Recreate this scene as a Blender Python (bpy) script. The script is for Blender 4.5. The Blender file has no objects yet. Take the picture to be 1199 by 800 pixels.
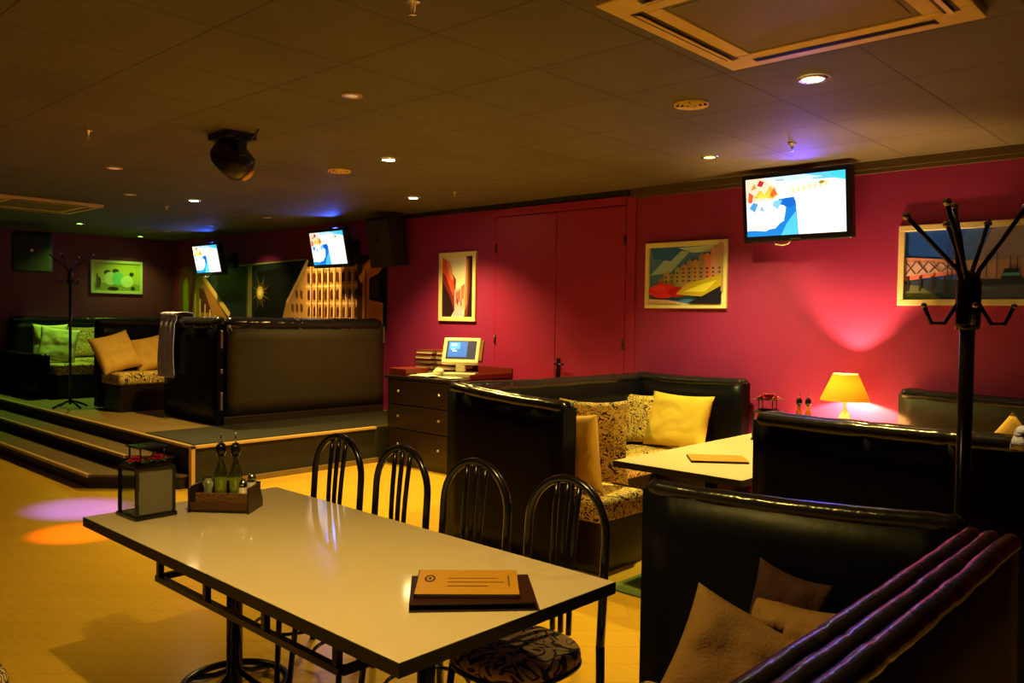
import bpy, bmesh, math, random
from mathutils import Vector, Matrix, noise
random.seed(7)
S = bpy.context.scene
COL = S.collection
PI = math.pi

# ------------------------------------------------------------------ camera
CAM_H = 1.6
cam_d = bpy.data.cameras.new('camera'); cam = bpy.data.objects.new('camera', cam_d); COL.objects.link(cam)
cam_d.sensor_width = 36.0; cam_d.lens = 36.0*971.35/1199.0; cam_d.clip_start = 0.05
r0 = Vector((0.730422, 0.682836, 0.014793)); r1 = Vector((0.031083, -0.011597, -0.999450)); r2 = Vector((-0.682288, 0.730480, -0.029696))
m = Matrix.Identity(4)
for i in range(3):
    m[i][0] = r0[i]; m[i][1] = -r1[i]; m[i][2] = -r2[i]
m[2][3] = CAM_H
cam.matrix_world = m
S.camera = cam

# ------------------------------------------------------------------ world, exposure, large light
S.view_settings.view_transform = 'Standard'; S.view_settings.look = 'None'
S.view_settings.exposure = 0.0; S.view_settings.gamma = 1.0; S.view_settings.use_curve_mapping = False
w = bpy.data.worlds.new('world'); S.world = w; w.use_nodes = True
w.node_tree.nodes['Background'].inputs[0].default_value = (0.02, 0.015, 0.01, 1)
w.node_tree.nodes['Background'].inputs[1].default_value = 0.2
WARM = (1.0, 0.68, 0.14)
CEIL = 2.84
WY = 6.62            # magenta wall
WXL = -14.35         # far wall of the stage
STZ = 0.39           # stage height

def spot(name, loc, target, power, angle, color=WARM, blend=0.6, size=0.04):
    d = bpy.data.lights.new(name, 'SPOT'); d.energy = power; d.color = color
    d.spot_size = math.radians(angle); d.spot_blend = blend; d.shadow_soft_size = size
    o = bpy.data.objects.new(name, d); COL.objects.link(o); o.location = loc
    v = Vector(target)-Vector(loc); o.rotation_euler = v.to_track_quat('-Z', 'Y').to_euler()
    return o
# ceiling downlights: (x, y, power, colour, cone)
GREEN = (0.45, 1.0, 0.10)
DOWN_VISIBLE = [(-1.81,4.16,'w',250),(-3.25,5.65,'y',330),(-5.27,4.17,'w',480),(-6.77,5.69,'w',430),(-8.9,4.33,'w',230),(-12.62,4.45,'g',150),(-13.88,5.84,'g',45)]
DOWN_UNSEEN = [(-2.0,1.15,'w',190),(-5.3,0.9,'w',50),(0.6,5.4,'w',40)]
def downspots():
    for x, y, k, p in DOWN_VISIBLE+DOWN_UNSEEN:
        spot('downlight_lamp', (x,y,CEIL-0.03), (x,y,0), p, 100 if (x, y) == (-1.81,4.16) else 120, WARM if k == 'w' else ((0.95,0.80,0.18) if k == 'y' else GREEN), 0.9, 0.035)
downspots()

for x_, p_ in ((-9.7,300),(-11.2,110),(-12.6,150)):
    spot('mural_washer_lamp', (x_,5.7,CEIL-0.06), (x_,WY,1.45), p_*0.62, 78, (1.0,0.72,0.25), 1.0, 0.03)

# ------------------------------------------------------------------ materials
def lin(c):
    return tuple(((v/255)/12.92 if v/255 <= 0.04045 else ((v/255+0.055)/1.055)**2.4) for v in c)
def mat(name, base, rough=0.5, metal=0.0, bump=0.0, bscale=20.0, var=0.0, vscale=5.0, spec=0.5, emit=None, estr=0.0, coat=0.0):
    M_ = bpy.data.materials.new(name); M_.use_nodes = True
    nt = M_.node_tree; b = nt.nodes['Principled BSDF']
    b.inputs['Base Color'].default_value = (*base, 1); b.inputs['Roughness'].default_value = rough
    b.inputs['Metallic'].default_value = metal; b.inputs['Specular IOR Level'].default_value = spec
    b.inputs['Coat Weight'].default_value = coat
    tc = nt.nodes.new('ShaderNodeTexCoord')
    if var > 0:
        n = nt.nodes.new('ShaderNodeTexNoise'); n.inputs['Scale'].default_value = vscale; n.inputs['Detail'].default_value = 4
        mx = nt.nodes.new('ShaderNodeMix'); mx.data_type = 'RGBA'
        mx.inputs[6].default_value = (*[max(0, v*(1-var)) for v in base], 1); mx.inputs[7].default_value = (*[min(1, v*(1+var)) for v in base], 1)
        nt.links.new(tc.outputs['Object'], n.inputs['Vector']); nt.links.new(n.outputs['Fac'], mx.inputs[0]); nt.links.new(mx.outputs[2], b.inputs['Base Color'])
    if bump > 0:
        n = nt.nodes.new('ShaderNodeTexNoise'); n.inputs['Scale'].default_value = bscale; n.inputs['Detail'].default_value = 3
        bp = nt.nodes.new('ShaderNodeBump'); bp.inputs['Strength'].default_value = bump; bp.inputs['Distance'].default_value = 0.01
        nt.links.new(tc.outputs['Object'], n.inputs['Vector']); nt.links.new(n.outputs['Fac'], bp.inputs['Height']); nt.links.new(bp.outputs['Normal'], b.inputs['Normal'])
    if emit:
        b.inputs['Emission Color'].default_value = (*emit, 1); b.inputs['Emission Strength'].default_value = estr
    return M_
def floor_mat():
    M_ = mat('laminate_floor', (0.62,0.36,0.035), 0.2); nt = M_.node_tree; b = nt.nodes['Principled BSDF']
    tc = nt.nodes.new('ShaderNodeTexCoord'); br = nt.nodes.new('ShaderNodeTexBrick')
    br.inputs['Color1'].default_value = (0.80,0.48,0.05,1); br.inputs['Color2'].default_value = (0.76,0.455,0.047,1); br.inputs['Mortar'].default_value = (0.5,0.29,0.05,1)
    br.inputs['Scale'].default_value = 1; br.inputs['Brick Width'].default_value = 1.3; br.inputs['Row Height'].default_value = 0.2; br.inputs['Mortar Size'].default_value = 0.0015
    mp = nt.nodes.new('ShaderNodeMapping'); mp.inputs['Rotation'].default_value = (0,0,math.radians(-43))
    n = nt.nodes.new('ShaderNodeTexNoise'); n.inputs['Scale'].default_value = 3.0; n.inputs['Detail'].default_value = 6
    mp2 = nt.nodes.new('ShaderNodeMapping'); mp2.inputs['Rotation'].default_value = (0,0,math.radians(-43)); mp2.inputs['Scale'].default_value = (1,14,1)
    mx = nt.nodes.new('ShaderNodeMix'); mx.data_type = 'RGBA'; mx.blend_type = 'MULTIPLY'; mx.inputs[0].default_value = 0.18
    nt.links.new(tc.outputs['Object'], mp.inputs[0]); nt.links.new(mp.outputs[0], br.inputs[0])
    nt.links.new(tc.outputs['Object'], mp2.inputs[0]); nt.links.new(mp2.outputs[0], n.inputs[0])
    nt.links.new(br.outputs[0], mx.inputs[6]); nt.links.new(n.outputs['Fac'], mx.inputs[7]); nt.links.new(mx.outputs[2], b.inputs['Base Color'])
    return M_
def ceiling_mat():
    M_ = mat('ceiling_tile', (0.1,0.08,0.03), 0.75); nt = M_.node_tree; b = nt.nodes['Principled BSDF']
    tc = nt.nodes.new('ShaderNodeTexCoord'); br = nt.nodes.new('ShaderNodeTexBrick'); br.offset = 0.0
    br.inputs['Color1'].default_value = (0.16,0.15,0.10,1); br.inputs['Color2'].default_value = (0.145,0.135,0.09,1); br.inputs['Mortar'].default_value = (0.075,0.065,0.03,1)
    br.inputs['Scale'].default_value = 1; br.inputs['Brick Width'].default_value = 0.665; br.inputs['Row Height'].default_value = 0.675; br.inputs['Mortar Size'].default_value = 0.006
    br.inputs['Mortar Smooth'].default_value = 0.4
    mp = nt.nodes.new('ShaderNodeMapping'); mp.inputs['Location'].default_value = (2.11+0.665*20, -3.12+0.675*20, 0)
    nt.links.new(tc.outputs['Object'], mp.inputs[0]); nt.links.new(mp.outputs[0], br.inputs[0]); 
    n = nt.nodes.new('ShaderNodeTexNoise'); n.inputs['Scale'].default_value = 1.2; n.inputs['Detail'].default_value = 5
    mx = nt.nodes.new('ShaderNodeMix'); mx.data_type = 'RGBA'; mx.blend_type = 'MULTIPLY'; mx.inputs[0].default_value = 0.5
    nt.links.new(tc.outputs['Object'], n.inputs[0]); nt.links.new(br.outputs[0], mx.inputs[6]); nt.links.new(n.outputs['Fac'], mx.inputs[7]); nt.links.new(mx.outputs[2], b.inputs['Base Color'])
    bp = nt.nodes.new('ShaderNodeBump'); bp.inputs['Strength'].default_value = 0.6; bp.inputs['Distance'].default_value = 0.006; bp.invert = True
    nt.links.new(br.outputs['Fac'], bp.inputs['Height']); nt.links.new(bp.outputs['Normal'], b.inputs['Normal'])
    return M_
def scroll_mat(name, light, dark, scale=9.0, width=0.07):
    M_ = mat(name, light, 0.8); nt = M_.node_tree; b = nt.nodes['Principled BSDF']
    tc = nt.nodes.new('ShaderNodeTexCoord')
    n = nt.nodes.new('ShaderNodeTexNoise'); n.inputs['Scale'].default_value = scale; n.inputs['Detail'].default_value = 1.0; n.inputs['Distortion'].default_value = 1.6
    mt = nt.nodes.new('ShaderNodeMath'); mt.operation = 'PINGPONG'; mt.inputs[1].default_value = 0.085
    cr = nt.nodes.new('ShaderNodeValToRGB'); cr.color_ramp.interpolation = 'CONSTANT'
    cr.color_ramp.elements[0].position = 0; cr.color_ramp.elements[0].color = (*dark, 1)
    e = cr.color_ramp.elements[1]; e.position = 0.35; e.color = (*light, 1)
    mu = nt.nodes.new('ShaderNodeMath'); mu.operation = 'MULTIPLY'; mu.inputs[1].default_value = 1/0.085
    nt.links.new(tc.outputs['Object'], n.inputs[0]); nt.links.new(n.outputs['Fac'], mt.inputs[0]); nt.links.new(mt.outputs[0], mu.inputs[0]); nt.links.new(mu.outputs[0], cr.inputs[0]); nt.links.new(cr.outputs[0], b.inputs['Base Color'])
    return M_
def art_mat(name, emis=0.0, rough=0.4):
    M_ = mat(name, (0.5,0.5,0.5), rough); nt = M_.node_tree; b = nt.nodes['Principled BSDF']
    a = nt.nodes.new('ShaderNodeVertexColor'); a.layer_name = 'Col'
    nt.links.new(a.outputs[0], b.inputs['Base Color'])
    if emis: nt.links.new(a.outputs[0], b.inputs['Emission Color']); b.inputs['Emission Strength'].default_value = emis; b.inputs['Base Color'].default_value = (0,0,0,1)
    return M_
def glass_mat(name, col=(1,1,1), gl=0.10):
    M_ = bpy.data.materials.new(name); M_.use_nodes = True; nt = M_.node_tree; nt.nodes.clear()
    o = nt.nodes.new('ShaderNodeOutputMaterial'); t = nt.nodes.new('ShaderNodeBsdfTransparent'); g = nt.nodes.new('ShaderNodeBsdfGlossy'); x = nt.nodes.new('ShaderNodeMixShader')
    t.inputs[0].default_value = (*col, 1); g.inputs['Roughness'].default_value = 0.06; x.inputs[0].default_value = gl
    nt.links.new(t.outputs[0], x.inputs[1]); nt.links.new(g.outputs[0], x.inputs[2]); nt.links.new(x.outputs[0], o.inputs[0]); return M_
M = dict(
 floor=floor_mat(), ceil=ceiling_mat(),
 wall=mat('crimson_paint', (0.32,0.018,0.145), 0.55, bump=0.12, bscale=60, var=0.08, vscale=2),
 wallp=mat('plum_paint', (0.22,0.030,0.10), 0.6, bump=0.12, bscale=60, var=0.08, vscale=2),
 door=mat('crimson_door', (0.36,0.019,0.12), 0.42, var=0.05),
 trim=mat('wall_cornice', (0.10,0.07,0.03), 0.5), dark=mat('dark_wall', (0.012,0.009,0.008), 0.8),
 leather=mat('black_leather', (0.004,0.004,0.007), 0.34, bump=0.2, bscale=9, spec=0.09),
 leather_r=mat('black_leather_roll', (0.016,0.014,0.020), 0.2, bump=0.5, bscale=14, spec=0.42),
 brownpan=mat('brown_upholstery', (0.026,0.014,0.005), 0.62, bump=0.25, bscale=40, var=0.3, vscale=4),
 riser=mat('olive_carpet', (0.016,0.012,0.004), 0.8, bump=0.2, bscale=80, var=0.2),
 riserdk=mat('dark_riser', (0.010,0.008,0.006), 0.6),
 stage=mat('stage_boards', (0.21,0.13,0.04), 0.6, var=0.2, vscale=8),
 tread=mat('tread_carpet', (0.13,0.08,0.025), 0.75, bump=0.2, bscale=80, var=0.2),
 nosing=mat('wood_nosing', (0.55,0.36,0.14), 0.4),
 darkwood=mat('espresso_wood', (0.018,0.009,0.006), 0.32, var=0.3, vscale=12),
 darkwood2=mat('rich_brown_wood', (0.075,0.028,0.010), 0.35, var=0.3, vscale=12),
 laminate=mat('cream_laminate', (0.76,0.61,0.46), 0.08, var=0.03, spec=0.5), laminate2=mat('cream_laminate_far', (0.75,0.66,0.46), 0.25),
 blackedge=mat('black_edge', (0.008,0.007,0.007), 0.35), steel=mat('black_metal', (0.012,0.011,0.013), 0.22, metal=0.4, spec=0.8),
 chrome=mat('chrome', (0.6,0.58,0.55), 0.2, metal=1.0), knob=mat('brushed_knob', (0.7,0.65,0.6), 0.3, metal=0.9),
 gold=mat('gold_linen', (0.70,0.42,0.08), 0.85, bump=0.3, bscale=120), tan=mat('mustard_linen', (0.75,0.52,0.07), 0.8, bump=0.3, bscale=120),
 brownlinen=mat('brown_linen', (0.24,0.12,0.04), 0.85, bump=0.3, bscale=120), darkred=mat('dark_red_linen', (0.045,0.010,0.008), 0.85, bump=0.3, bscale=120),
 greenlinen=mat('pale_linen', (0.55,0.52,0.2), 0.85, bump=0.3, bscale=120),
 scroll=scroll_mat('scroll_fabric', (0.72,0.50,0.13), (0.035,0.012,0.01), 11), scrollc=scroll_mat('scroll_fabric_chair', (0.60,0.42,0.18), (0.02,0.010,0.008), 8),
 scrollp=scroll_mat('scroll_pillow', (0.74,0.50,0.14), (0.05,0.015,0.012), 16),
 frame=mat('cream_frame', (0.88,0.80,0.50), 0.45), art=art_mat('printed_picture'), screen=art_mat('lit_screen', 1.15), screen2=art_mat('pos_screen', 1.0),
 plastic=mat('black_plastic', (0.008,0.008,0.012), 0.3), matteblack=mat('matte_black', (0.006,0.006,0.006), 0.6), grille=mat('speaker_grille', (0.02,0.017,0.01), 0.7, bump=0.6, bscale=250),
 acwhite=mat('ac_cream', (0.85,0.62,0.20), 0.5), acgrey=mat('ac_grille', (0.20,0.15,0.08), 0.6), acslot=mat('ac_slot', (0.05,0.03,0.015), 0.6),
 white=mat('off_white_plastic', (0.75,0.7,0.58), 0.4), paper=mat('paper', (0.8,0.76,0.62), 0.7), burg=mat('burgundy_cover', (0.14,0.015,0.012), 0.45), tray=mat('red_wood', (0.16,0.014,0.012), 0.4),
 menugold=art_mat('menu_print', 0, 0.35), menudark=mat('menu_dark', (0.035,0.007,0.008), 0.4),
 em_w=mat('lamp_lens_warm', (1,1,1), 0.4, emit=(1.0,0.80,0.38), estr=60), em_g=mat('lamp_lens_green', (1,1,1), 0.4, emit=(0.45,1.0,0.12), estr=14),
 em_off=mat('lamp_lens_dim', (0.6,0.5,0.35), 0.3, emit=(1.0,0.6,0.3), estr=0.35),
 glass=glass_mat('clear_glass', (0.9,0.95,0.9)), greenglass=glass_mat('olive_bottle', (0.55,0.65,0.12), 0.16), oil=mat('yellow_oil', (0.62,0.55,0.05), 0.25),
 mesh=mat('lantern_screen', (0.24,0.22,0.19), 0.5, bump=1.0, bscale=300), red=mat('red_petals', (0.45,0.01,0.03), 0.6), leaf=mat('green_leaf', (0.04,0.18,0.06), 0.5),
 salt=mat('shaker_body', (0.7,0.6,0.55), 0.3), brown=mat('rattan', (0.22,0.09,0.03), 0.7, bump=1, bscale=120),
 towel=scroll_mat('purple_shawl', (0.60,0.62,1.0), (0.22,0.20,0.90), 40), bottlew=mat('dim_bottle', (0.06,0.07,0.09), 0.2), 
 candle=mat('candle_wax', (0.8,0.7,0.4), 0.5), greenbulb=mat('yellow_ornament', (0.6,0.65,0.05), 0.3), greenmat=mat('green_rug', (0.10,0.16,0.03), 0.9), metalgrey=mat('grey_metal', (0.3,0.28,0.24), 0.35, metal=0.8),
)
sh = bpy.data.materials.new('lamp_shade_fabric'); sh.use_nodes = True; nt = sh.node_tree; nt.nodes.clear()
o_ = nt.nodes.new('ShaderNodeOutputMaterial'); dif = nt.nodes.new('ShaderNodeBsdfDiffuse'); tr = nt.nodes.new('ShaderNodeBsdfTranslucent'); mx = nt.nodes.new('ShaderNodeMixShader')
dif.inputs[0].default_value = (0.8,0.4,0.06,1); tr.inputs[0].default_value = (0.045,0.0125,0.0006,1); mx.inputs[0].default_value = 0.35
nt.links.new(dif.outputs[0], mx.inputs[1]); nt.links.new(tr.outputs[0], mx.inputs[2]); nt.links.new(mx.outputs[0], o_.inputs[0]); M['shade'] = sh

# ------------------------------------------------------------------ mesh helpers
def new(): return bmesh.new()
def box(bm, x0, y0, z0, x1, y1, z1, bev=0.0, seg=2, mi=0):
    r = bmesh.ops.create_cube(bm, size=1.0)
    bmesh.ops.scale(bm, vec=(abs(x1-x0),abs(y1-y0),abs(z1-z0)), verts=r['verts'])
    bmesh.ops.translate(bm, vec=((x0+x1)/2,(y0+y1)/2,(z0+z1)/2), verts=r['verts'])
    fs = set(f for v in r['verts'] for f in v.link_faces)
    for f in fs: f.material_index = mi
    if bev > 0:
        es = list(set(e for v in r['verts'] for e in v.link_edges))
        rr = bmesh.ops.bevel(bm, geom=es, offset=bev, segments=seg, affect='EDGES', profile=0.5)
        for f in rr['faces']: f.material_index = mi
    return bm
def prism(bm, pts, z0, z1, mi=0):
    lo = [bm.verts.new((x,y,z0)) for x, y in pts]; hi = [bm.verts.new((x,y,z1)) for x, y in pts]
    n = len(pts); fs = [bm.faces.new(hi), bm.faces.new(lo[::-1])]
    for i in range(n): fs.append(bm.faces.new((lo[i], lo[(i+1)%n], hi[(i+1)%n], hi[i])))
    for f in fs: f.material_index = mi
    return bm
def tube(bm, pts, rad, seg=10, closed=False, caps=True, mi=0):
    pts = [Vector(p) for p in pts]; n = len(pts); rings = []
    up = Vector((0,0,1)); prev = None
    for i, p in enumerate(pts):
        if closed: t = (pts[(i+1)%n]-pts[i-1]).normalized()
        else: t = (pts[min(i+1,n-1)]-pts[max(i-1,0)]).normalized()
        if prev is None:
            a = up if abs(t.dot(up)) < 0.95 else Vector((1,0,0))
            u = (a - t*a.dot(t)).normalized()
        else:
            u = (prev - t*prev.dot(t)).normalized()
        prev = u; v = t.cross(u); r = rad(i) if callable(rad) else rad
        rings.append([bm.verts.new(p + (u*math.cos(2*PI*k/seg)+v*math.sin(2*PI*k/seg))*r) for k in range(seg)])
    for i in range(n if closed else n-1):
        a, b = rings[i], rings[(i+1)%n]
        for k in range(seg):
            f = bm.faces.new((a[k], a[(k+1)%seg], b[(k+1)%seg], b[k])); f.smooth = True; f.material_index = mi
    if caps and not closed:
        bm.faces.new(rings[0][::-1]).material_index = mi; bm.faces.new(rings[-1]).material_index = mi
    return bm
def lathe(bm, prof, c=(0,0,0), seg=24, mi=0, caps=True):
    rings = [[bm.verts.new((c[0]+r*math.cos(2*PI*k/seg), c[1]+r*math.sin(2*PI*k/seg), c[2]+z)) for k in range(seg)] for r, z in prof]
    for a, b in zip(rings, rings[1:]):
        for k in range(seg):
            f = bm.faces.new((a[k], a[(k+1)%seg], b[(k+1)%seg], b[k])); f.smooth = True; f.material_index = mi
    if caps:
        if prof[0][0] > 1e-4: bm.faces.new(rings[0][::-1]).material_index = mi
        if prof[-1][0] > 1e-4: bm.faces.new(rings[-1]).material_index = mi
    return bm
def cyl(bm, a, b, r, seg=12, mi=0): return tube(bm, [a, b], r, seg, mi=mi)
def obj(name, bm, mats, parent=None, loc=None, rot=None, smooth=None):
    me = bpy.data.meshes.new(name); bmesh.ops.recalc_face_normals(bm, faces=bm.faces[:]); bm.to_mesh(me); bm.free()
    for x in (mats if isinstance(mats, (list, tuple)) else [mats]): me.materials.append(x)
    o = bpy.data.objects.new(name, me); COL.objects.link(o)
    if parent: o.parent = parent
    if loc: o.location = loc
    if rot: o.rotation_euler = rot
    if smooth is not None:
        for p in me.polygons: p.use_smooth = smooth
    return o
def tag(o, label, cat, group=None):
    o['label'] = label; o['category'] = cat
    if group: o['group'] = group
    return o
def thing(name, label, cat, loc=(0,0,0), rz=0, group=None):
    o = bpy.data.objects.new(name, None); COL.objects.link(o); o.empty_display_size = 0.1
    o.location = loc; o.rotation_euler = (0,0,rz); return tag(o, label, cat, group)
def struct(name, bm, mt, parent=None):
    o = obj(name, bm, mt, parent)
    if not parent: o['kind'] = 'structure'
    return o
def dup(root, loc, rz, label, group=None):
    r = root.copy(); COL.objects.link(r); r.location = loc; r.rotation_euler = (0,0,rz); r['label'] = label
    if group: r['group'] = group
    for ch in list(root.children):
        c = ch.copy(); COL.objects.link(c); c.parent = r
        for g in list(ch.children):
            d = g.copy(); COL.objects.link(d); d.parent = c
    return r
def ell(cx, cy, rx, ry, n=16, a0=0, a1=2*PI):
    return [(cx+rx*math.cos(a0+(a1-a0)*k/n), cy+ry*math.sin(a0+(a1-a0)*k/n)) for k in range(n)]
def R4(x0, y0, x1, y1): return [(x0,y0),(x1,y0),(x1,y1),(x0,y1)]
def art(name, W, H, shapes, mt, parent, loc=(0,0,0), step=0.0004, rot=None, thick=0.0):
    """flat printed picture in the local XZ plane facing -Y; shapes (rgb, [(u,v)..])"""
    bm = new(); cl = bm.loops.layers.float_color.new('Col'); gn = (1.35,1.35,2.4) if mt is M['art'] else (1,1,1)
    for k, (c, pts) in enumerate(shapes):
        vs = [bm.verts.new((u*W, -step*k, v*H)) for u, v in pts]
        try: f = bm.faces.new(vs)
        except ValueError: continue
        f.normal_update()
        if f.normal.y > 0: f.normal_flip()
        for l in f.loops: l[cl] = (*[min(0.95, a_*b_) for a_, b_ in zip(lin(c), gn)], 1)
    me = bpy.data.meshes.new(name); bm.to_mesh(me); bm.free(); me.materials.append(mt)
    o = bpy.data.objects.new(name, me); COL.objects.link(o); o.parent = parent; o.location = loc
    if rot: o.rotation_euler = rot
    return o

# ------------------------------------------------------------------ room shell
struct('floor', box(new(), WXL-0.2, -3.0, -0.1, 3.2, WY+0.2, 0), M['floor'])
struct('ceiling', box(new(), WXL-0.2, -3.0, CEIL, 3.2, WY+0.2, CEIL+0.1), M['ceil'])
struct('wall_back', box(new(), WXL-0.2, WY, 0, 3.2, WY+0.15, CEIL), M['wall'])
struct('wall_left', box(new(), WXL-0.15, -3.0, 0, WXL, WY, CEIL), M['wallp'])
struct('wall_front', box(new(), WXL, -3.0, 0, 3.2, -2.85, CEIL), M['dark'])
struct('wall_right', box(new(), 3.0, -2.85, 0, 3.15, WY, CEIL), M['dark'])
b = new(); box(b, -4.62, WY-0.05, CEIL-0.06, 3.0, WY, CEIL); box(b, -4.62, WY-0.03, CEIL-0.09, 3.0, WY, CEIL-0.06)
struct('trim_1', b, M['trim'])
struct('trim_2', box(new(), -8.0, WY-0.03, CEIL-0.05, -4.66, WY, CEIL), M['dark'])
struct('trim_3', box(new(), -4.62, WY-0.02, 0, -4.575, WY, CEIL, 0.004), M['door'])
struct('baseboard_back', box(new(), -6.0, WY-0.02, 0, 3.0, WY, 0.09), M['darkwood'])
# double door, painted as the wall
d = bpy.data.objects.new('door_1', None); COL.objects.link(d); d['kind'] = 'structure'; d.location = (-6.43, WY, 0)
b = new()
box(b, -0.07, -0.018, 0, 0, 0.0, 2.78, 0.004); box(b, 1.75, -0.018, 0, 1.81, 0.0, 2.78, 0.004); box(b, 0, -0.03, 2.70, 1.75, 0.0, 2.78, 0.004)
obj('door_frame', b, M['door'], d)
for x0, x1 in ((0.005, 0.872), (0.879, 1.745)):
    lf = obj('door_leaf', box(new(), x0, -0.022, 0.01, x1, -0.001, 2.69, 0.003), M['door'], d)
    for z in (0.35, 1.3, 2.3):
        hx = x0+0.006 if x0 < 0.5 else x1-0.006
        obj('hinge', cyl(new(), (hx,-0.03,z), (hx,-0.03,z+0.10), 0.010, 8), M['darkwood'], lf)
b = new(); cyl(b, (0.93,-0.02,1.12), (0.93,-0.08,1.12), 0.011); cyl(b, (0.93,-0.075,1.12), (1.04,-0.075,1.12), 0.010); box(b, 0.905,-0.03,0.98, 0.955,-0.021,1.18, 0.003)
box(b, 0.91,-0.045,0.94,0.95,-0.028,1.07,0.004)
obj('door_handle', b, M['steel'], d)
# stage platform with steps
P_ = [(WXL,3.5),(-7.2,3.5),(-7.2,WY),(WXL,WY)]
struct('stage_platform', prism(new(), P_, 0, STZ-0.02), M['riser'])
struct('stage_deck', prism(new(), [(WXL,3.52),(-7.22,3.52),(-7.22,WY),(WXL,WY)], STZ-0.02, STZ-0.001), M['stage'])
b = new(); box(b, WXL,3.47,STZ-0.025,-7.17,3.52,STZ, 0.004); box(b, -7.22,3.47,STZ-0.025,-7.17,5.55,STZ,0.004); box(b, -7.225,3.475,0.0,-7.175,3.51,STZ-0.02)
struct('stage_nosing', b, M['nosing'])
struct('stage_deck_shade', prism(new(), [(-8.27,3.53),(-7.24,3.53),(-7.24,WY-0.01),(-8.27,WY-0.01)], STZ-0.001, STZ+0.006), M['riserdk'])  # shade beside the booth back, laid on the deck as a dark sheet
struct('baseboard_stage', box(new(), -7.2,3.55,0,-7.17,5.58,0.05), M['stage'])
struct('stage_front_riser', box(new(), WXL,3.485,0.26,-7.3,3.5,STZ-0.026), M['riserdk'])
for nm, pts, zt, e in (('upper_step', [(WXL,3.18),(-7.87,3.18),(-7.55,3.484),(WXL,3.484)], 0.26, 0), ('lower_step', [(WXL,2.84),(-7.83,2.84),(-7.25,3.40),(-7.25,3.47),(-7.56,3.474),(-7.88,3.17),(WXL,3.17)], 0.13, 0)):
    s_ = struct(nm, prism(new(), pts, 0.0, zt-0.02), M['riserdk'])
    struct(nm+'_tread', prism(new(), [(x+(0.02 if x > -9 else 0), y-0.02 if y < 3.3 and not (nm=='lower_step' and y > 3.1) else y) for x, y in pts], zt-0.02, zt), M['tread'])
    yy = pts[0][1]-0.02; xe = pts[1][0]+0.02; b = box(new(), WXL, yy-0.012, zt-0.026, xe, yy+0.03, zt+0.002, 0.003)
    struct(nm+'_nosing', b, M['nosing'])

# ------------------------------------------------------------------ booths
def roll(pts, r, stitch=0.33, seed=0, seg=12):
    """long leather roll with stitched seams; pts dense polyline"""
    bm = new(); out = []; s = 0
    dense = []
    for a, b in zip(pts, pts[1:]):
        a = Vector(a); b = Vector(b); n = max(2, int((b-a).length/0.02))
        for k in range(n): dense.append(a.lerp(b, k/n))
    dense.append(Vector(pts[-1]))
    ss = [0]
    for a, b in zip(dense, dense[1:]): ss.append(ss[-1]+(b-a).length)
    L = ss[-1]
    def rad(i):
        t = ss[i]; k = min(abs(t-(j+0.5)*stitch) for j in range(int(L/stitch)+2))
        e = min(t, L-t)
        f = 1-0.13*math.exp(-(k/0.006)**2) + 0.10*noise.noise(Vector((t*9, seed, 0)))
        if e < r: f *= math.sqrt(max(0.02, 1-((r-e)/r)**2))
        return r*f
    pp = [p + Vector((0,0,0.006*noise.noise(Vector((ss[i]*3, seed+5, 0))))) for i, p in enumerate(dense)]
    tube(bm, pp, rad, seg)
    return bm
def back(parent, a, b, z0, za, zb, th, nroll=2, mt=None, name='backrest', bulge=1.0):
    """upholstered back from a to b (centre line), top height za at a and zb at b"""
    a = Vector((*a,0)); b = Vector((*b,0)); t = (b-a).normalized(); n = Vector((-t.y, t.x, 0)); L = (b-a).length
    bm = new(); N = max(3, int(L/0.1)); vs = []
    rr = th/nroll*0.56
    for i in range(N+1):
        f = i/N; p = a.lerp(b, f); zt = za+(zb-za)*f - rr*1.1
        row = []
        for sd in (-1, 1):
            for k in range(7):
                g = k/6; z = z0+(zt-z0)*g
                bul = bulge*0.010*math.sin(PI*g)*(1 if 0 < i < N else 0) + bulge*0.006*noise.noise(Vector((f*L*4+sd*9, z*4, za*7)))
                row.append(bm.verts.new(p + n*sd*(th/2*0.93+bul) + Vector((0,0,z))))
        vs.append(row)
    for i in range(N):
        A, B = vs[i], vs[i+1]
        for q in (0, 7):
            for k in range(6): bm.faces.new((A[q+k], A[q+k+1], B[q+k+1], B[q+k])).smooth = True
        bm.faces.new((A[6], A[13], B[13], B[6])); bm.faces.new((A[0], B[0], B[7], A[7]))
    for row in (vs[0], vs[-1]):
        for k in range(6): bm.faces.new((row[k], row[k+1], row[8+k], row[7+k]))
    o = obj(name, bm, mt or M['leather'], parent)
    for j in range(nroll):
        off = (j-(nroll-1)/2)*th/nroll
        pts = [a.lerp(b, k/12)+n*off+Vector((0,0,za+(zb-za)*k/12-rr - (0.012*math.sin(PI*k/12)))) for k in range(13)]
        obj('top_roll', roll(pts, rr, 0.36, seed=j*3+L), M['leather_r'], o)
    return o
def seatbox(parent, x0, y0, x1, y1, z0, h=0.47, th=0.15):
    obj('seat_base', box(new(), x0+0.02, y0+0.02, z0, x1-0.02, y1-0.02, z0+h-th, 0.004), M['darkwood'], parent)
    bm = box(new(), x0, y0, z0+h-th, x1, y1, z0+h, 0.035, 4)
    obj('seat', bm, M['scroll'], parent, smooth=True)
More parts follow.
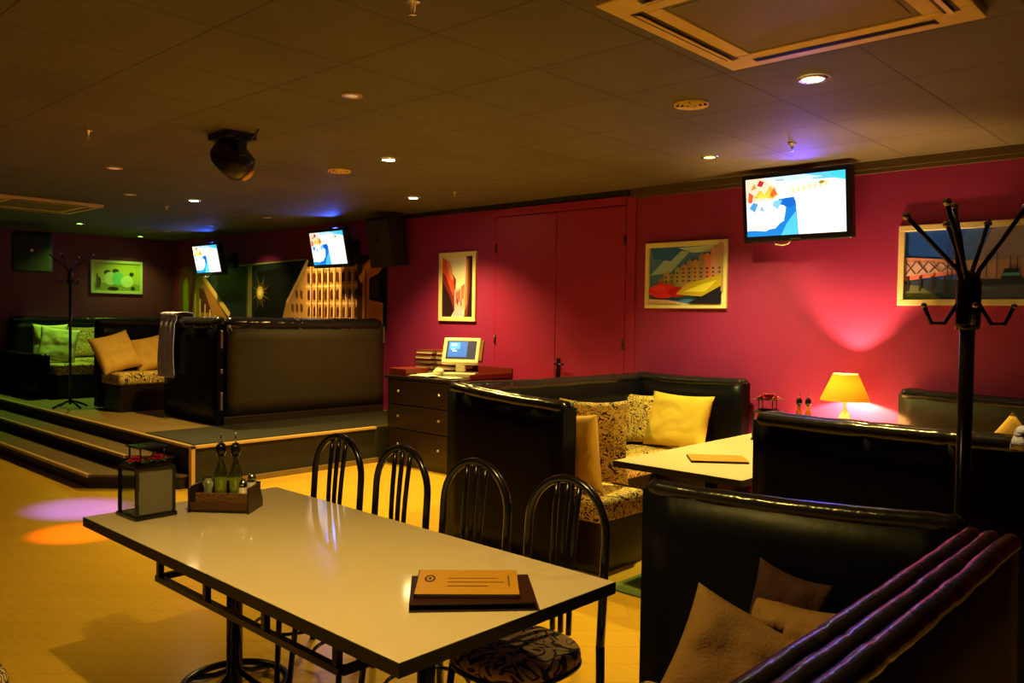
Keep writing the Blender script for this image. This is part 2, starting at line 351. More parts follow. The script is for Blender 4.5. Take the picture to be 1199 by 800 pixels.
# first U booth by the door (opens to +x)
bo = thing('booth_sofa', 'black leather U-shaped booth with yellow and patterned pillows by the red double door', 'booth')
back(bo, (-4.31,4.02), (-3.22,3.98), 0.02, 1.14, 1.08, 0.13, mt=M['leather'])
back(bo, (-4.30,4.08), (-4.43,6.5), 0.02, 1.13, 1.10, 0.14, mt=M['leather'])
back(bo, (-4.42,6.46), (-3.32,6.46), 0.02, 1.11, 1.11, 0.14)
seatbox(bo, -4.22, 4.10, -3.06, 4.62, 0); seatbox(bo, -4.26, 4.64, -3.78, 5.86, 0); seatbox(bo, -4.32, 5.88, -3.32, 6.37, 0)
# booth behind the coat rack (opens to -x)
b2 = thing('booth_sofa', 'black leather booth behind the tall coat rack, with one back along the red wall', 'booth')
back(b2, (-1.97,3.98), (-0.55,4.02), 0.02, 1.14, 1.14, 0.14)
back(b2, (-0.55,4.05), (-0.5,6.45), 0.02, 1.10, 1.08, 0.14)
back(b2, (-2.08,6.48), (-0.62,6.48), 0.02, 1.12, 1.10, 0.14, mt=M['brownpan'])
seatbox(b2, -1.9, 4.10, -0.66, 4.6, 0); seatbox(b2, -1.12, 4.62, -0.66, 5.86, 0); seatbox(b2, -2.0, 5.88, -0.66, 6.39, 0)
# near booth at the lower right
b3 = thing('booth_sofa', 'black leather booth corner in the near right foreground with rolled stitched top', 'booth')
back(b3, (-1.53,2.30), (-0.58,2.34), 0.02, 1.075, 1.11, 0.05, nroll=1, bulge=0.0)
back(b3, (-0.505,2.26), (-0.505,0.25), 0.02, 1.105, 1.105, 0.125, nroll=3, mt=M['brownpan'])
seatbox(b3, -1.48, 1.78, -0.64, 2.24, 0, 0.45); seatbox(b3, -1.12, 0.45, -0.64, 1.76, 0, 0.45)
# stage booth whose high brown back faces the room
b4 = thing('booth_sofa', 'stage booth with a tall brown upholstered back and a purple shawl over its side', 'booth')
back(b4, (-8.34,4.40), (-8.34,6.5), STZ+0.08, 1.56, 1.56, 0.15, nroll=1, mt=M['brownpan'])
obj('plinth', box(new(), -8.42,4.36,STZ,-8.26,6.5,STZ+0.09,0.005), M['darkwood'], b4)
back(b4, (-8.30,4.36), (-9.55,4.36), STZ+0.02, 1.56, 1.56, 0.14, nroll=1)
back(b4, (-8.45,6.5), (-9.7,6.5), STZ+0.02, 1.5, 1.5, 0.12)
seatbox(b4, -9.4,4.44,-8.44,4.95,STZ); seatbox(b4, -8.94,4.97,-8.44,5.88,STZ); seatbox(b4, -9.6,5.9,-8.44,6.42,STZ)
for y_, z_, h_ in ((4.31,0.56,0.19),(4.31,1.22,0.19),(4.31,0.95,0.05),(6.47,1.25,0.2)):
    obj('corner_clip', box(new(), -8.262, y_, z_, -8.240, y_+0.025, z_+h_, 0.004), M['metalgrey'], b4)
# middle stage booth with orange pillows
b5 = thing('booth_sofa', 'dark stage booth holding the orange pillows, beside the shawl', 'booth')
back(b5, (-10.75,3.98), (-10.75,6.5), STZ+0.02, 1.5, 1.5, 0.14)
back(b5, (-10.65,6.5), (-9.85,6.5), STZ+0.02, 1.5, 1.5, 0.12)
seatbox(b5, -10.66,4.0,-10.1,6.4,STZ)
b6 = thing('booth_sofa', 'dark stage booth along the far wall under the green-lit picture', 'booth')
back(b6, (-14.2,4.0), (-14.2,6.5), STZ+0.02, 1.5, 1.5, 0.14)
back(b6, (-14.1,3.9), (-12.3,3.9), STZ+0.02, 1.0, 1.0, 0.12)
seatbox(b6, -14.1,4.0,-12.2,4.55,STZ); seatbox(b6, -14.1,4.57,-13.5,6.4,STZ)

# ------------------------------------------------------------------ pillows
def pillow(label, base, yaw, lean, w_, h_, t_, mt, group=None, roll_=0.0, seed=0, amp=0.02):
    bm = new(); N = 22; g = {}
    for s in (1, -1):
        for i in range(N+1):
            for j in range(N+1):
                if s == -1 and (i in (0,N) or j in (0,N)): g[s,i,j] = g[1,i,j]; continue
                u = 2*i/N-1; v = 2*j/N-1
                pin = 1-0.09*(1-abs(u)**2)*abs(v)**6 ; pin2 = 1-0.09*(1-abs(v)**2)*abs(u)**6
                th = t_/2*((1-u**4)*(1-v**4))**0.5
                th += (amp*noise.noise(Vector((u*2.2+seed, v*2.2, s*3))) + amp*0.5*noise.noise(Vector((u*6+seed, v*6, s*3))))*(1-u**4)*(1-v**4)
                g[s,i,j] = bm.verts.new((u*w_/2*pin2, s*th, (v*pin+1)*h_/2))
        for i in range(N):
            for j in range(N):
                q = [g[s,i,j], g[s,i+1,j], g[s,i+1,j+1], g[s,i,j+1]]
                bm.faces.new(q if s == -1 else q[::-1]).smooth = True
    o = obj('cushion', bm, mt)
    o.matrix_world = Matrix.Translation(base) @ Matrix.Rotation(yaw, 4, 'Z') @ Matrix.Rotation(lean, 4, 'X') @ Matrix.Rotation(roll_, 4, 'Y')
    return tag(o, label, 'cushion', group)
# lean>0 about X : top moves to -Y.  A pillow leaning back to +Y uses lean<0
RD = math.radians
pillow('plain mustard yellow pillow leaning upright on the back along the red wall', (-3.86,6.18,0.475), RD(-6), RD(-17), 0.66,0.50,0.16, M['tan'], seed=1)
pillow('scroll-patterned pillow tucked beside the wide mustard pillow in the corner', (-4.18,6.22,0.475), RD(20), RD(-12), 0.44,0.46,0.12, M['scrollp'], seed=2)
pillow('plain gold pillow at the end of the booth seat, squeezed behind a patterned pillow', (-3.36,4.22,0.475), RD(4), RD(10), 0.44,0.53,0.13, M['gold'], seed=3)
pillow('large scroll-patterned pillow leaning on a plain gold pillow near the seat end', (-3.40,4.48,0.475), RD(34), RD(16), 0.46,0.62,0.12, M['scrollp'], seed=4)
pillow('brown linen pillow with a pointed corner, nearest in the dark right booth', (-1.08,1.93,0.46), RD(30), RD(-20), 0.38,0.39,0.15, M['brownlinen'], seed=5, roll_=RD(22))
pillow('crumpled brown pillow half hidden behind the stitched leather roll', (-0.93,2.08,0.55), RD(-20), RD(-18), 0.32,0.30,0.16, M['brownlinen'], seed=6, roll_=RD(-8), amp=0.05)
pillow('dark red pillow in shadow against the near booth back', (-1.06,2.22,0.50), RD(5), RD(-5), 0.22,0.40,0.09, M['darkred'], seed=7, roll_=RD(10))
pillow('orange pillow on the stage nearest the coat stand, left one of the orange pair', (-10.36,4.16,STZ+0.475), RD(96), RD(-22), 0.52,0.50,0.15, M['gold'], seed=8, roll_=RD(-14))
pillow('orange pillow on the stage beside the purple shawl, right one of the orange pair', (-10.44,4.62,STZ+0.475), RD(84), RD(-22), 0.52,0.46,0.15, M['gold'], seed=9, roll_=RD(-12))
pillow('green-lit pillow in front on the far stage booth', (-12.62,4.12,STZ+0.475), RD(70), RD(-20), 0.50,0.52,0.14, M['greenlinen'], seed=10, roll_=RD(8))
pillow('green-lit pillow standing behind another at the far left end of the stage', (-12.98,4.16,STZ+0.475), RD(60), RD(-8), 0.46,0.54,0.13, M['greenlinen'], seed=11)
pillow('patterned green-lit pillow behind the thin stage coat stand', (-13.85,5.0,STZ+0.475), RD(90), RD(-14), 0.55,0.50,0.14, M['scrollp'], seed=12)
pillow('small pale tan pillow peeping over the booth back right of the coat rack', (-1.03,4.22,0.69), RD(-10), RD(6), 0.50,0.50,0.12, M['gold'], seed=13, roll_=RD(45))

# shawls draped over booth sides that run along x
def drape(label, x0, x1, yc, hy, ztop, zf, zb):
    bm = new(); N, K = 30, 12; gr = []
    for i in range(N+1):
        f = i/N
        if f < 0.55: z = zf+(ztop-0.01-zf)*(f/0.55); y = yc-hy-0.012*math.sin(f*9)
        elif f < 0.72: a = (f-0.55)/0.17*PI; z = ztop-0.01+0.02*math.sin(a); y = yc-hy*math.cos(a)
        else: z = ztop-0.01-(f-0.72)/0.28*(ztop-zb); y = yc+hy
        gr.append([bm.verts.new((x0+(x1-x0)*k/K+0.04*(1-f)*(k/K-0.5), y+(0.016*math.sin(k*1.9+f*2)-0.01 if y < yc-hy*0.9 else 0), z)) for k in range(K+1)])
    for i in range(N):
        for k in range(K): bm.faces.new((gr[i][k],gr[i][k+1],gr[i+1][k+1],gr[i+1][k])).smooth = True
    o = obj('shawl', bm, M['towel']); tag(o, label, 'shawl')
    sd = o.modifiers.new('thick', 'SOLIDIFY'); sd.thickness = 0.006; sd.offset = 1
drape('pale purple patterned shawl draped over the end of the stage booth', -9.58, -9.18, 4.36, 0.105, 1.585, 0.85, 1.15)
drape('purple patterned shawl on the booth top right of the coat rack', -0.80, -0.60, 3.995, 0.095, 1.158, 1.09, 1.0)

# ------------------------------------------------------------------ foreground table
X0, X1, Y0, Y1 = -3.64, -1.575, 1.295, 2.20
t = thing('dining_table', 'long cream-topped table with black edge in the foreground', 'table', (-2.61,1.75,0))
b = new(); prism(b, [(X0+2.61,Y0-1.75),(X1+2.61,Y0-1.75),(X1+2.61,Y1-1.75),(X0+2.61,Y1-1.75)], 0.702, 0.7385)
top = obj('tabletop', b, M['blackedge'], t)
obj('laminate_surface', box(new(), X0+2.61+0.003,Y0-1.75+0.003,0.7385,X1+2.61-0.003,Y1-1.75-0.003,0.740), M['laminate'], top)
b = new()
for y in (-0.33, 0.33): box(b, -0.60, y-0.0125, 0.545, 0.62, y+0.0125, 0.567)
for x in (-0.60, 0.62): box(b, x-0.0125, -0.33, 0.545, x+0.0125, 0.33, 0.567)
for x in (-0.58,-0.2,0.2,0.60):
    for y in (-0.33,0.33): box(b, x-0.011,y-0.011,0.56,x+0.011,y+0.011,0.702)
obj('underframe', b, M['steel'], t)
for x in (-0.60, 0.62):
    b = new(); cyl(b, (x,0,0.03), (x,0,0.702), 0.030, 16); cyl(b, (x+0.04,-0.05,0.03),(x+0.04,-0.05,0.60),0.011); cyl(b, (x-0.06,0.03,0.03),(x-0.06,0.03,0.60),0.011)
    p = obj('pedestal', b, M['steel'], t)
    b = new(); tube(b, [(x+0.21*math.cos(a*PI/16), 0.21*math.sin(a*PI/16), 0.035) for a in range(32)], 0.016, 8, closed=True)
    for a in range(4): 
        c, s_ = math.cos(a*PI/2+0.4), math.sin(a*PI/2+0.4); tube(b, [(x,0,0.10),(x+0.1*c,0.1*s_,0.05),(x+0.24*c,0.24*s_,0.012)], 0.012, 8)
    obj('foot_ring', b, M['steel'], p)

# ------------------------------------------------------------------ bistro chairs
def make_chair(label, group):
    c = thing('bistro_chair', label, 'chair', (0,0,0), 0, group)
    # seat centre at origin, back at +y, local
    hw = 0.178; yb = 0.235
    def arch(z): return yb+0.03*max(0,(z-0.47))/0.5
    b = new(); pts = []
    for k in range(6): z = 0.47+(0.84-0.47)*k/5; pts.append((-hw, arch(z), z))
    for k in range(1, 16): a = PI-PI*k/16; z = 0.84+0.18*math.sin(a); pts.append((hw*math.cos(a), arch(z), z))
    for k in range(6): z = 0.84-(0.84-0.47)*k/5; pts.append((hw, arch(z), z))
    tube(b, pts, 0.0155, 10); obj('back_frame', b, M['steel'], c)
    for s in (-1, 1):
        tube_ = tube(new(), [(s*hw, yb, 0.47),(s*hw, yb+0.005, 0.3),(s*(hw+0.005), yb+0.02, 0.0)], 0.0155, 10)
        obj('leg', tube_, M['steel'], c)
    for s in (-1, 1):
        obj('leg', tube(new(), [(s*0.15,-0.15,0.44),(s*0.165,-0.165,0.25),(s*0.18,-0.185,0.0)], 0.0125, 10), M['steel'], c)
    for k in (-1, 0, 1):
        b = new(); pts = []
        for j in range(9):
            f = j/8; z = 0.47+f*(1.012-0.47-0.010*abs(k)); x = k*(0.037+0.015*f)
            pts.append((x, arch(z)-0.012*math.sin(PI*f), z))
        tube(b, pts, 0.0105, 8); obj('slat', b, M['steel'], c)
    b = new(); tube(b, [(0.155*math.cos(a*PI/14), 0.01+0.165*math.sin(a*PI/14), 0.20) for a in range(28)], 0.008, 8, closed=True); obj('stretcher', b, M['steel'], c)
    b = new(); prof = []
    pts = [(0.20*math.copysign(abs(math.cos(a))**0.75, math.cos(a)), 0.205*math.copysign(abs(math.sin(a))**0.75, math.sin(a))) for a in [2*PI*k/36 for k in range(36)]]
    rings = []
    for f, z in ((0.93,0.435),(1.0,0.45),(1.0,0.47),(0.95,0.487),(0.7,0.500),(0.3,0.505)):
        rings.append([b.verts.new((x*f, y*f, z)) for x, y in pts])
    for A, B in zip(rings, rings[1:]):
        for k in range(36): b.faces.new((A[k],A[(k+1)%36],B[(k+1)%36],B[k])).smooth = True
    b.faces.new(rings[-1]); b.faces.new(rings[0][::-1]); obj('seat', b, M['scrollc'], c)
    b = new(); tube(b, [(x*0.97,y*0.97,0.438) for x, y in pts], 0.011, 8, closed=True); obj('seat_rim', b, M['steel'], c)
    return c
G_ = 'black bistro chairs along the far side of the foreground table'
ch = make_chair('black arch-backed bistro chair at the table, nearest the open right corner and the two menus', G_)
ch.location = (-1.875,2.05,0)
for (x, y, rz), lb in zip(((-2.34,2.05,0.02),(-2.81,2.05,-0.02),(-3.27,2.05,0.03)), (
    'black arch-backed bistro chair, second from the right in the row behind the table',
    'black arch-backed bistro chair, second from the left in the row behind the table',
    'black arch-backed bistro chair, leftmost in the row, nearest the stage')):
    dup(ch, (x,y,0), rz, lb, G_)
dup(ch, (-2.93,0.60,0), PI, 'patterned seat of a chair cut off at the lower left corner of the photo', 'chair on the near side of the table')

# ------------------------------------------------------------------ white table in the bay
t = thing('dining_table', 'cream-topped table with black edge standing between the two wall booths', 'table', (-2.53,5.2,0))
top = obj('tabletop', box(new(), -0.43,-1.12,0.702,0.42,1.33,0.7385), M['blackedge'], t)
obj('laminate_surface', box(new(), -0.427,-1.117,0.7385,0.417,1.327,0.740), M['laminate2'], top)
for y in (-0.7, 0.7):
    b = new(); cyl(b, (0,y,0.02),(0,y,0.702),0.04,16); lathe(b, [(0.24,0),(0.24,0.015),(0.06,0.04)], (0,y,0)); obj('pedestal', b, M['steel'], t)
    
# ------------------------------------------------------------------ menus and books
def menu_art(parent, w_, d_, z, plain=False):
    sh_ = [((205,150,50), R4(0,0,1,1))]
    if not plain:
        sh_ += [((60,40,20), ell(0.12,0.62,0.055,0.15,20)), ((205,150,50), ell(0.12,0.62,0.035,0.10,16)), ((60,40,20), ell(0.12,0.62,0.018,0.05,10))]
        for k, (a, e) in enumerate(((0.3,0.8),(0.3,0.86),(0.3,0.7))): sh_.append(((150,100,35), R4(a,0.62-0.16*k,e,0.65-0.16*k)))
        sh_.append(((120,80,30), R4(0.9,0.3,0.915,0.75)))
    return art('cover_print', w_, d_, sh_, M['menugold'], parent, (-w_/2, -d_/2, z), 0.0002, (-PI/2,0,0))
def folder(name, label, cat, loc, rz, w_, d_, h, cover=M['menudark'], pages=True, group=None, gold=False, plain=False):
    o = obj(name, box(new(), -w_/2,-d_/2,0,w_/2,d_/2,h*0.2,0.001), cover); o.location = loc; o.rotation_euler = (0,0,rz); tag(o, label, cat, group)
    if pages: obj('pages', box(new(), -w_/2+0.006,-d_/2+0.004,h*0.2,w_/2-0.004,d_/2-0.004,h*0.8), M['paper'], o)
    obj('cover', box(new(), -w_/2,-d_/2,h*0.8,w_/2,d_/2,h,0.001), cover, o)
    obj('spine', box(new(), -w_/2-0.003,-d_/2,0,-w_/2,d_/2,h,0.001), cover, o)
    if gold:
        g = menu_art(o, w_, d_, h+0.0006, plain); g.rotation_euler = (-PI/2,0,0); g.location = (-w_/2, -d_/2, h+0.0006)
    return o
def flip_art(o):  # lay the print face up
    o.rotation_euler = (-PI/2, 0, 0)
# two menus by the near right corner
A = RD(48)
folder('menu_folder', 'dark maroon menu folder lying under a gold menu on the foreground table', 'menu', (-1.80,1.765,0.741), A, 0.37, 0.26, 0.026, M['menudark'], False)
o = folder('menu', 'gold-covered menu with a small round logo lying on a dark folder', 'menu', (-1.825,1.77,0.768), A-RD(3), 0.31, 0.235, 0.012, M['menudark'], True, gold=True)
o = folder('menu', 'gold-topped menu lying open-edged on the white table in the bay', 'menu', (-2.53,4.57,0.741), RD(38), 0.34, 0.24, 0.012, M['menudark'], False, gold=True, plain=True)

# ------------------------------------------------------------------ lanterns
def make_lantern(label, loc, rz):
    L = thing('lantern', label, 'lantern', loc, rz)
    a = 0.078; b = new(); box(b, -a-0.012,-a-0.012,0,a+0.012,a+0.012,0.016,0.003); obj('base', b, M['steel'], L)
    for sx in (-1,1):
        for sy in (-1,1): obj('post', box(new(), sx*a-0.006,sy*a-0.006,0.016,sx*a+0.006,sy*a+0.006,0.20), M['steel'], L)
    b = new(); box(b, -a-0.006,-a-0.006,0.200,a+0.006,a+0.006,0.212,0.002); obj('top_frame', b, M['darkwood'], L)
    obj('glass_pane', box(new(), -a-0.001,-a+0.006,0.02,-a+0.001,a-0.006,0.198), M['glass'], L)
    for s in (-1, 1): obj('glass_pane', box(new(), -a+0.006,s*a-0.001,0.02,a-0.006,s*a+0.001,0.198), M['glass'], L)
    obj('screen_panel', box(new(), a-0.001,-a+0.010,0.02,a+0.001,a-0.006,0.198), M['mesh'], L)
    b = new()
    vs = [(-a,-a,0.212),(a,-a,0.212),(a,a,0.212),(-a,a,0.212)]; tp = [(-0.045,-0.045,0.228),(0.045,-0.045,0.228),(0.045,0.045,0.228),(-0.045,0.045,0.228)]
    V = [b.verts.new(v) for v in vs]; W_ = [b.verts.new(v) for v in tp]
    for k in range(4): b.faces.new((V[k],V[(k+1)%4],W_[(k+1)%4],W_[k]))
    b.faces.new(W_); b.faces.new(V[::-1]); box(b, -0.062,-0.062,0.290,0.062,0.062,0.296)
    for sx in (-1,1):
        for sy in (-1,1): cyl(b, (sx*0.05,sy*0.05,0.215),(sx*0.05,sy*0.05,0.292),0.0035,6)
    obj('roof', b, M['steel'], L)
    obj('candle', lathe(new(), [(0.028,0.016),(0.028,0.085),(0.024,0.09)], seg=16), M['candle'], L)
    return L
def flower(label, loc, s=1.0):
    b = new()
    for k in range(16):
        a = 2*PI*k/8+(0.4 if k > 7 else 0); r = 0.045*s if k < 8 else 0.028*s; up = 0.006 if k < 8 else 0.018
        c, d_ = math.cos(a), math.sin(a); p = Vector((-d_, c, 0))*0.014*s
        v = [b.verts.new(q) for q in (Vector((0,0,up)), Vector((c*r*0.5,d_*r*0.5,up+0.012*s))+p, Vector((c*r,d_*r,up+0.004)), Vector((c*r*0.5,d_*r*0.5,up+0.012*s))-p)]
        b.faces.new(v)
    box(b, -0.006,-0.006,0.010,0.006,0.006,0.024)
    o = obj('artificial_flower', b, M['red']); o.location = loc; tag(o, label, 'flower')
    sd = o.modifiers.new('thick','SOLIDIFY'); sd.thickness = 0.003
    b = new()
    for k in range(5):
        a = 2*PI*k/5+0.3; c, d_ = math.cos(a), math.sin(a); p = Vector((-d_, c, 0))*0.012*s; r = 0.065*s
        b.faces.new([b.verts.new(q) for q in (Vector((0,0,0.0)), Vector((c*r*0.55,d_*r*0.55,0.006))+p, Vector((c*r,d_*r,0.002)), Vector((c*r*0.55,d_*r*0.55,0.006))-p)])
    obj('leaf', b, M['leaf'], o); return o
make_lantern('black metal lantern with a red flower, at the far left end of the foreground table', (-3.50,1.50,0.741), RD(2))
flower('red artificial flower in the lantern top on the foreground table, right of its pair', (-3.47,1.53,0.974), 0.85)
flower('red artificial flower in the lantern top on the foreground table, left of its pair', (-3.47,1.44,0.974), 0.8)
make_lantern('black lantern with red flowers on the white table near the glowing lamp', (-2.72,5.62,0.741), RD(10))
flower('red artificial flower on top of the lantern near the glowing lamp', (-2.70,5.60,1.038), 2.0)

# ------------------------------------------------------------------ condiment caddies
def caddy(label, loc, rz):
    c = thing('condiment_caddy', label, 'caddy', loc, rz)
    obj('tray', box(new(), -0.125,-0.075,0,0.125,0.075,0.012,0.003), M['darkwood'], c)
    for s in (-1,1):
        b = new(); v = [(-0.085,0.0),(0.085,0.0),(0.085,0.03),(0.04,0.11),(-0.085,0.11)]
        lo = [b.verts.new((s*0.125,y,z)) for y, z in v]; hi = [b.verts.new((s*0.133,y,z)) for y, z in v]
        b.faces.new(lo); b.faces.new(hi[::-1])
        for k in range(5): b.faces.new((lo[k],lo[(k+1)%5],hi[(k+1)%5],hi[k]))
        obj('side_panel', b, M['darkwood'], c)
    obj('front_panel', box(new(), -0.125,-0.083,0.012,0.125,-0.075,0.045,0.002), M['darkwood2'], c)
    obj('back_panel', box(new(), -0.125,0.072,0.012,0.125,0.080,0.11,0.002), M['darkwood'], c)
    obj('shelf', box(new(), -0.125,-0.03,0.012,0.125,-0.022,0.075,0.002), M['brown'], c)
    return c
def on(loc, rz, dx, dy, dz): c, s = math.cos(rz), math.sin(rz); return (loc[0]+dx*c-dy*s, loc[1]+dx*s+dy*c, loc[2]+dz)
def bottle(label, loc):
    o = obj('oil_bottle', lathe(new(), [(0.0,0.0),(0.027,0.0),(0.029,0.01),(0.029,0.13),(0.022,0.165),(0.012,0.19),(0.011,0.235),(0.0,0.236)], seg=18, caps=False), M['greenglass']); o.location = loc; tag(o, label, 'bottle')
    obj('oil', lathe(new(), [(0.0,0.004),(0.0255,0.004),(0.0255,0.12),(0.0,0.12)], seg=16, caps=False), M['oil'], o)
    obj('cap', lathe(new(), [(0.017,0.215),(0.022,0.235),(0.022,0.258),(0.012,0.272)], seg=12), M['steel'], o)
    b = new(); tube(b, [(0,0,0.26),(0,0,0.29),(0.006,-0.004,0.318)], lambda i: 0.0045-0.001*i, 8); obj('pourer', b, M['chrome'], o)
    return o
def shaker(label, loc, h=0.085):
    o = obj('shaker', lathe(new(), [(0.018,0),(0.021,0.01),(0.018,h*0.72)], seg=14), M['salt']); o.location = loc; tag(o, label, 'shaker')
    obj('cap', lathe(new(), [(0.0185,h*0.72),(0.0185,h*0.86),(0.010,h)], seg=14), M['chrome'], o); return o
def tumbler(label, loc):
    o = obj('glass_tumbler', lathe(new(), [(0.0,0.0),(0.024,0.0),(0.030,0.12),(0.0285,0.12),(0.0225,0.006),(0.0,0.006)], seg=18, caps=False), M['glass']); o.location = loc; tag(o, label, 'glass')
    b = new()
    for k in range(7): box(b, -0.016+0.005*k, -0.010, 0.008, -0.0125+0.005*k, 0.010, 0.10+0.006*(k%3))
    p = obj('paper_napkins', b, M['salt']); p.location = (loc[0],loc[1],loc[2]+0.001); tag(p, label.replace('glass tumbler','folded paper napkins inside the glass tumbler'), 'napkins'); return o
L = (-3.37,1.79,0.741); rz = RD(40)
caddy('dark wooden condiment caddy beside the lantern on the foreground table', L, rz)
bottle('green oil bottle with black cap in the foreground caddy, left one of the pair', on(L,rz,-0.035,0.028,0.013))
bottle('green oil bottle with black cap in the foreground caddy, right one of the pair', on(L,rz,0.028,0.034,0.013))
tumbler('glass tumbler at the left end of the foreground caddy', on(L,rz,-0.092,0.025,0.013))
shaker('shaker with metal cap at the right end of the foreground caddy, rear one', on(L,rz,0.098,0.045,0.013), 0.14)
shaker('shaker with metal cap in the foreground caddy just right of the oil bottles', on(L,rz,0.076,0.0,0.013), 0.12)
L = (-2.60,5.98,0.741); rz = RD(35)
caddy('condiment caddy standing beside the glowing lamp on the white table', L, rz)
bottle('oil bottle beside the glowing lamp, left one of two', on(L,rz,-0.035,0.028,0.013))
bottle('oil bottle beside the glowing lamp, right one of two', on(L,rz,0.030,0.030,0.013))
shaker('pale shaker in the caddy beside the glowing lamp', on(L,rz,0.09,0.03,0.013), 0.13)

# ------------------------------------------------------------------ table lamp
LX, LY = -2.46, 6.38
t = thing('table_lamp', 'small glowing table lamp with an amber cone shade in front of the red wall', 'lamp', (LX,LY,0.741))
obj('base', lathe(new(), [(0.06,0),(0.062,0.012),(0.03,0.03),(0.045,0.07),(0.05,0.11),(0.03,0.16),(0.012,0.19),(0.010,0.235),(0.018,0.24),(0.018,0.262)], seg=24), M['candle'], t)
shd = obj('lamp_shade', lathe(new(), [(0.182,0.258),(0.090,0.46)], seg=40, caps=False), M['shade'], t)
b = new()
for k in range(3): a = 2*PI*k/3; cyl(b, (0,0,0.45),(0.093*math.cos(a),0.093*math.sin(a),0.455),0.0015,6)
cyl(b, (0,0,0.26),(0,0,0.45),0.0015,6)
obj('shade_carrier', b, M['steel'], shd)
obj('bulb', lathe(new(), [(0.012,0.262),(0.018,0.27),(0.022,0.285),(0.016,0.30),(0.0,0.305)], seg=16, caps=False), mat('bulb', (1,1,1), 0.3, emit=(1.0,0.72,0.35), estr=20), t)
d_ = bpy.data.lights.new('table_lamp_light','POINT'); d_.energy = 170; d_.color = (1.0,0.50,0.16); d_.shadow_soft_size = 0.02
lo = bpy.data.objects.new('table_lamp_light', d_); COL.objects.link(lo); lo.parent = t; lo.location = (0,0,0.335)

# ------------------------------------------------------------------ cabinet, till and papers
c = thing('cabinet', 'dark espresso chest of drawers with small round knobs beside the stage', 'cabinet', (-6.58,5.62,0))
obj('body', box(new(), -0.52,0.02,0.0,0.50,0.86,0.925,0.004), M['darkwood'], c)
obj('top_board', box(new(), -0.54,-0.01,0.925,0.53,0.88,0.955,0.004), M['darkwood'], c)
b = new(); box(b, -0.52,0.86,0.955,0.53,0.88,1.05); box(b, 0.51,0.25,0.955,0.53,0.88,1.0); obj('back_rail', b, M['tray'], c)
for z0, z1 in ((0.66,0.91),(0.40,0.645),(0.06,0.385)):
    dr = obj('drawer', box(new(), -0.44,0.0,z0,0.48,0.02,z1,0.004), M['darkwood'], c)
    for x in (-0.30, 0.345): obj('knob', tube(new(), [(x,0.0,(z0+z1)/2+0.01),(x,-0.012,(z0+z1)/2+0.01),(x,-0.026,(z0+z1)/2+0.01)], lambda i: (0.007,0.014,0.011)[i], 12), M['knob'], dr)
o = obj('red_tray', box(new(), -0.14,-0.16,0,0.14,0.16,0.075,0.006), M['tray']); o.location = (-6.96,5.82,0.956); tag(o, 'low dark red box on the left end of the cabinet top', 'box')
def book_stack(x, y, n, word, base=0.956):
    for k in range(n):
        pos = ['bottom','second lowest','middle','second from top','top'][int(round(k*4/(n-1)))] if n > 1 else 'only'
        folder('menu_book', f'burgundy menu book, {pos} of the {word} stack on the cabinet', 'book', (x+random.uniform(-.008,.008), y+random.uniform(-.01,.01), base+k*0.054), RD(8+random.uniform(-8,8)), 0.26, 0.34, 0.046, M['burg'], True, f'menu books in the {word} stack')
book_stack(-7.0,6.22,5,'left'); book_stack(-6.70,6.26,5,'right')
t = thing('till_monitor', 'cream touch-screen till tilted back on the cabinet', 'monitor', (-6.36,6.02,0.956), RD(33))
obj('base', box(new(), -0.16,-0.12,0,0.18,0.14,0.05,0.01), M['white'], t)
obj('stand', box(new(), -0.05,-0.02,0.05,0.05,0.05,0.16,0.01), M['white'], t)
hd = obj('monitor_head', box(new(), -0.20,-0.025,0,0.20,0.035,0.30,0.012,3), M['white'], t, (0,-0.03,0.14), (RD(-28),0,0))
art('screen', 0.32,0.215, [((8,18,60), R4(0,0,1,1)),((20,95,200), R4(0.06,0.12,0.7,0.95)),((60,150,235), R4(0.1,0.55,0.45,0.9)),((190,225,250), R4(0.16,0.72,0.34,0.84)),((120,190,245), R4(0.15,0.5,0.3,0.58)),((180,215,245), R4(0.22,0.4,0.36,0.48))], M['screen2'], hd, (-0.16,-0.0262,0.045))
obj('card_reader', box(new(), 0.20,-0.03,0.03,0.235,0.02,0.27,0.004), M['brown'], hd)
for (x, y, r_, w_, d2, lb) in ((-6.62,5.76,0.3,0.30,0.21,'loose white paper sheets in front of the till on the cabinet'),(-6.74,5.90,0.1,0.20,0.14,'small white note sheets beside the red box on the cabinet'),(-6.24,5.76,-0.2,0.24,0.16,'white receipts at the right front end of the cabinet top')):
    b = new(); N = 8; gp = [[b.verts.new((w_*(i/N-.5), d2*(j/N-.5), 0.004+0.010*(noise.noise(Vector((i*.5+x*9,j*.5,0)))+0.5))) for j in range(N+1)] for i in range(N+1)]
    for i in range(N):
        for j in range(N): b.faces.new((gp[i][j],gp[i+1][j],gp[i+1][j+1],gp[i][j+1]))
    o = obj('paper_sheets', b, M['paper'], None, (x,y,0.957), (0,0,r_)); tag(o, lb, 'paper')
    sd = o.modifiers.new('thick','SOLIDIFY'); sd.thickness = 0.006; sd.offset = -1
b = new(); bmesh.ops.create_uvsphere(b, u_segments=16, v_segments=10, radius=0.06)
for v in b.verts: v.co.z = max(v.co.z*0.7, -0.03)+0.03; v.co += v.co.normalized()*0.012*noise.noise(v.co*30)
o = obj('crumpled_paper', b, M['paper'], None, (-6.55,5.88,0.975), None, True); tag(o, 'crumpled white paper in the middle of the cabinet top', 'paper')

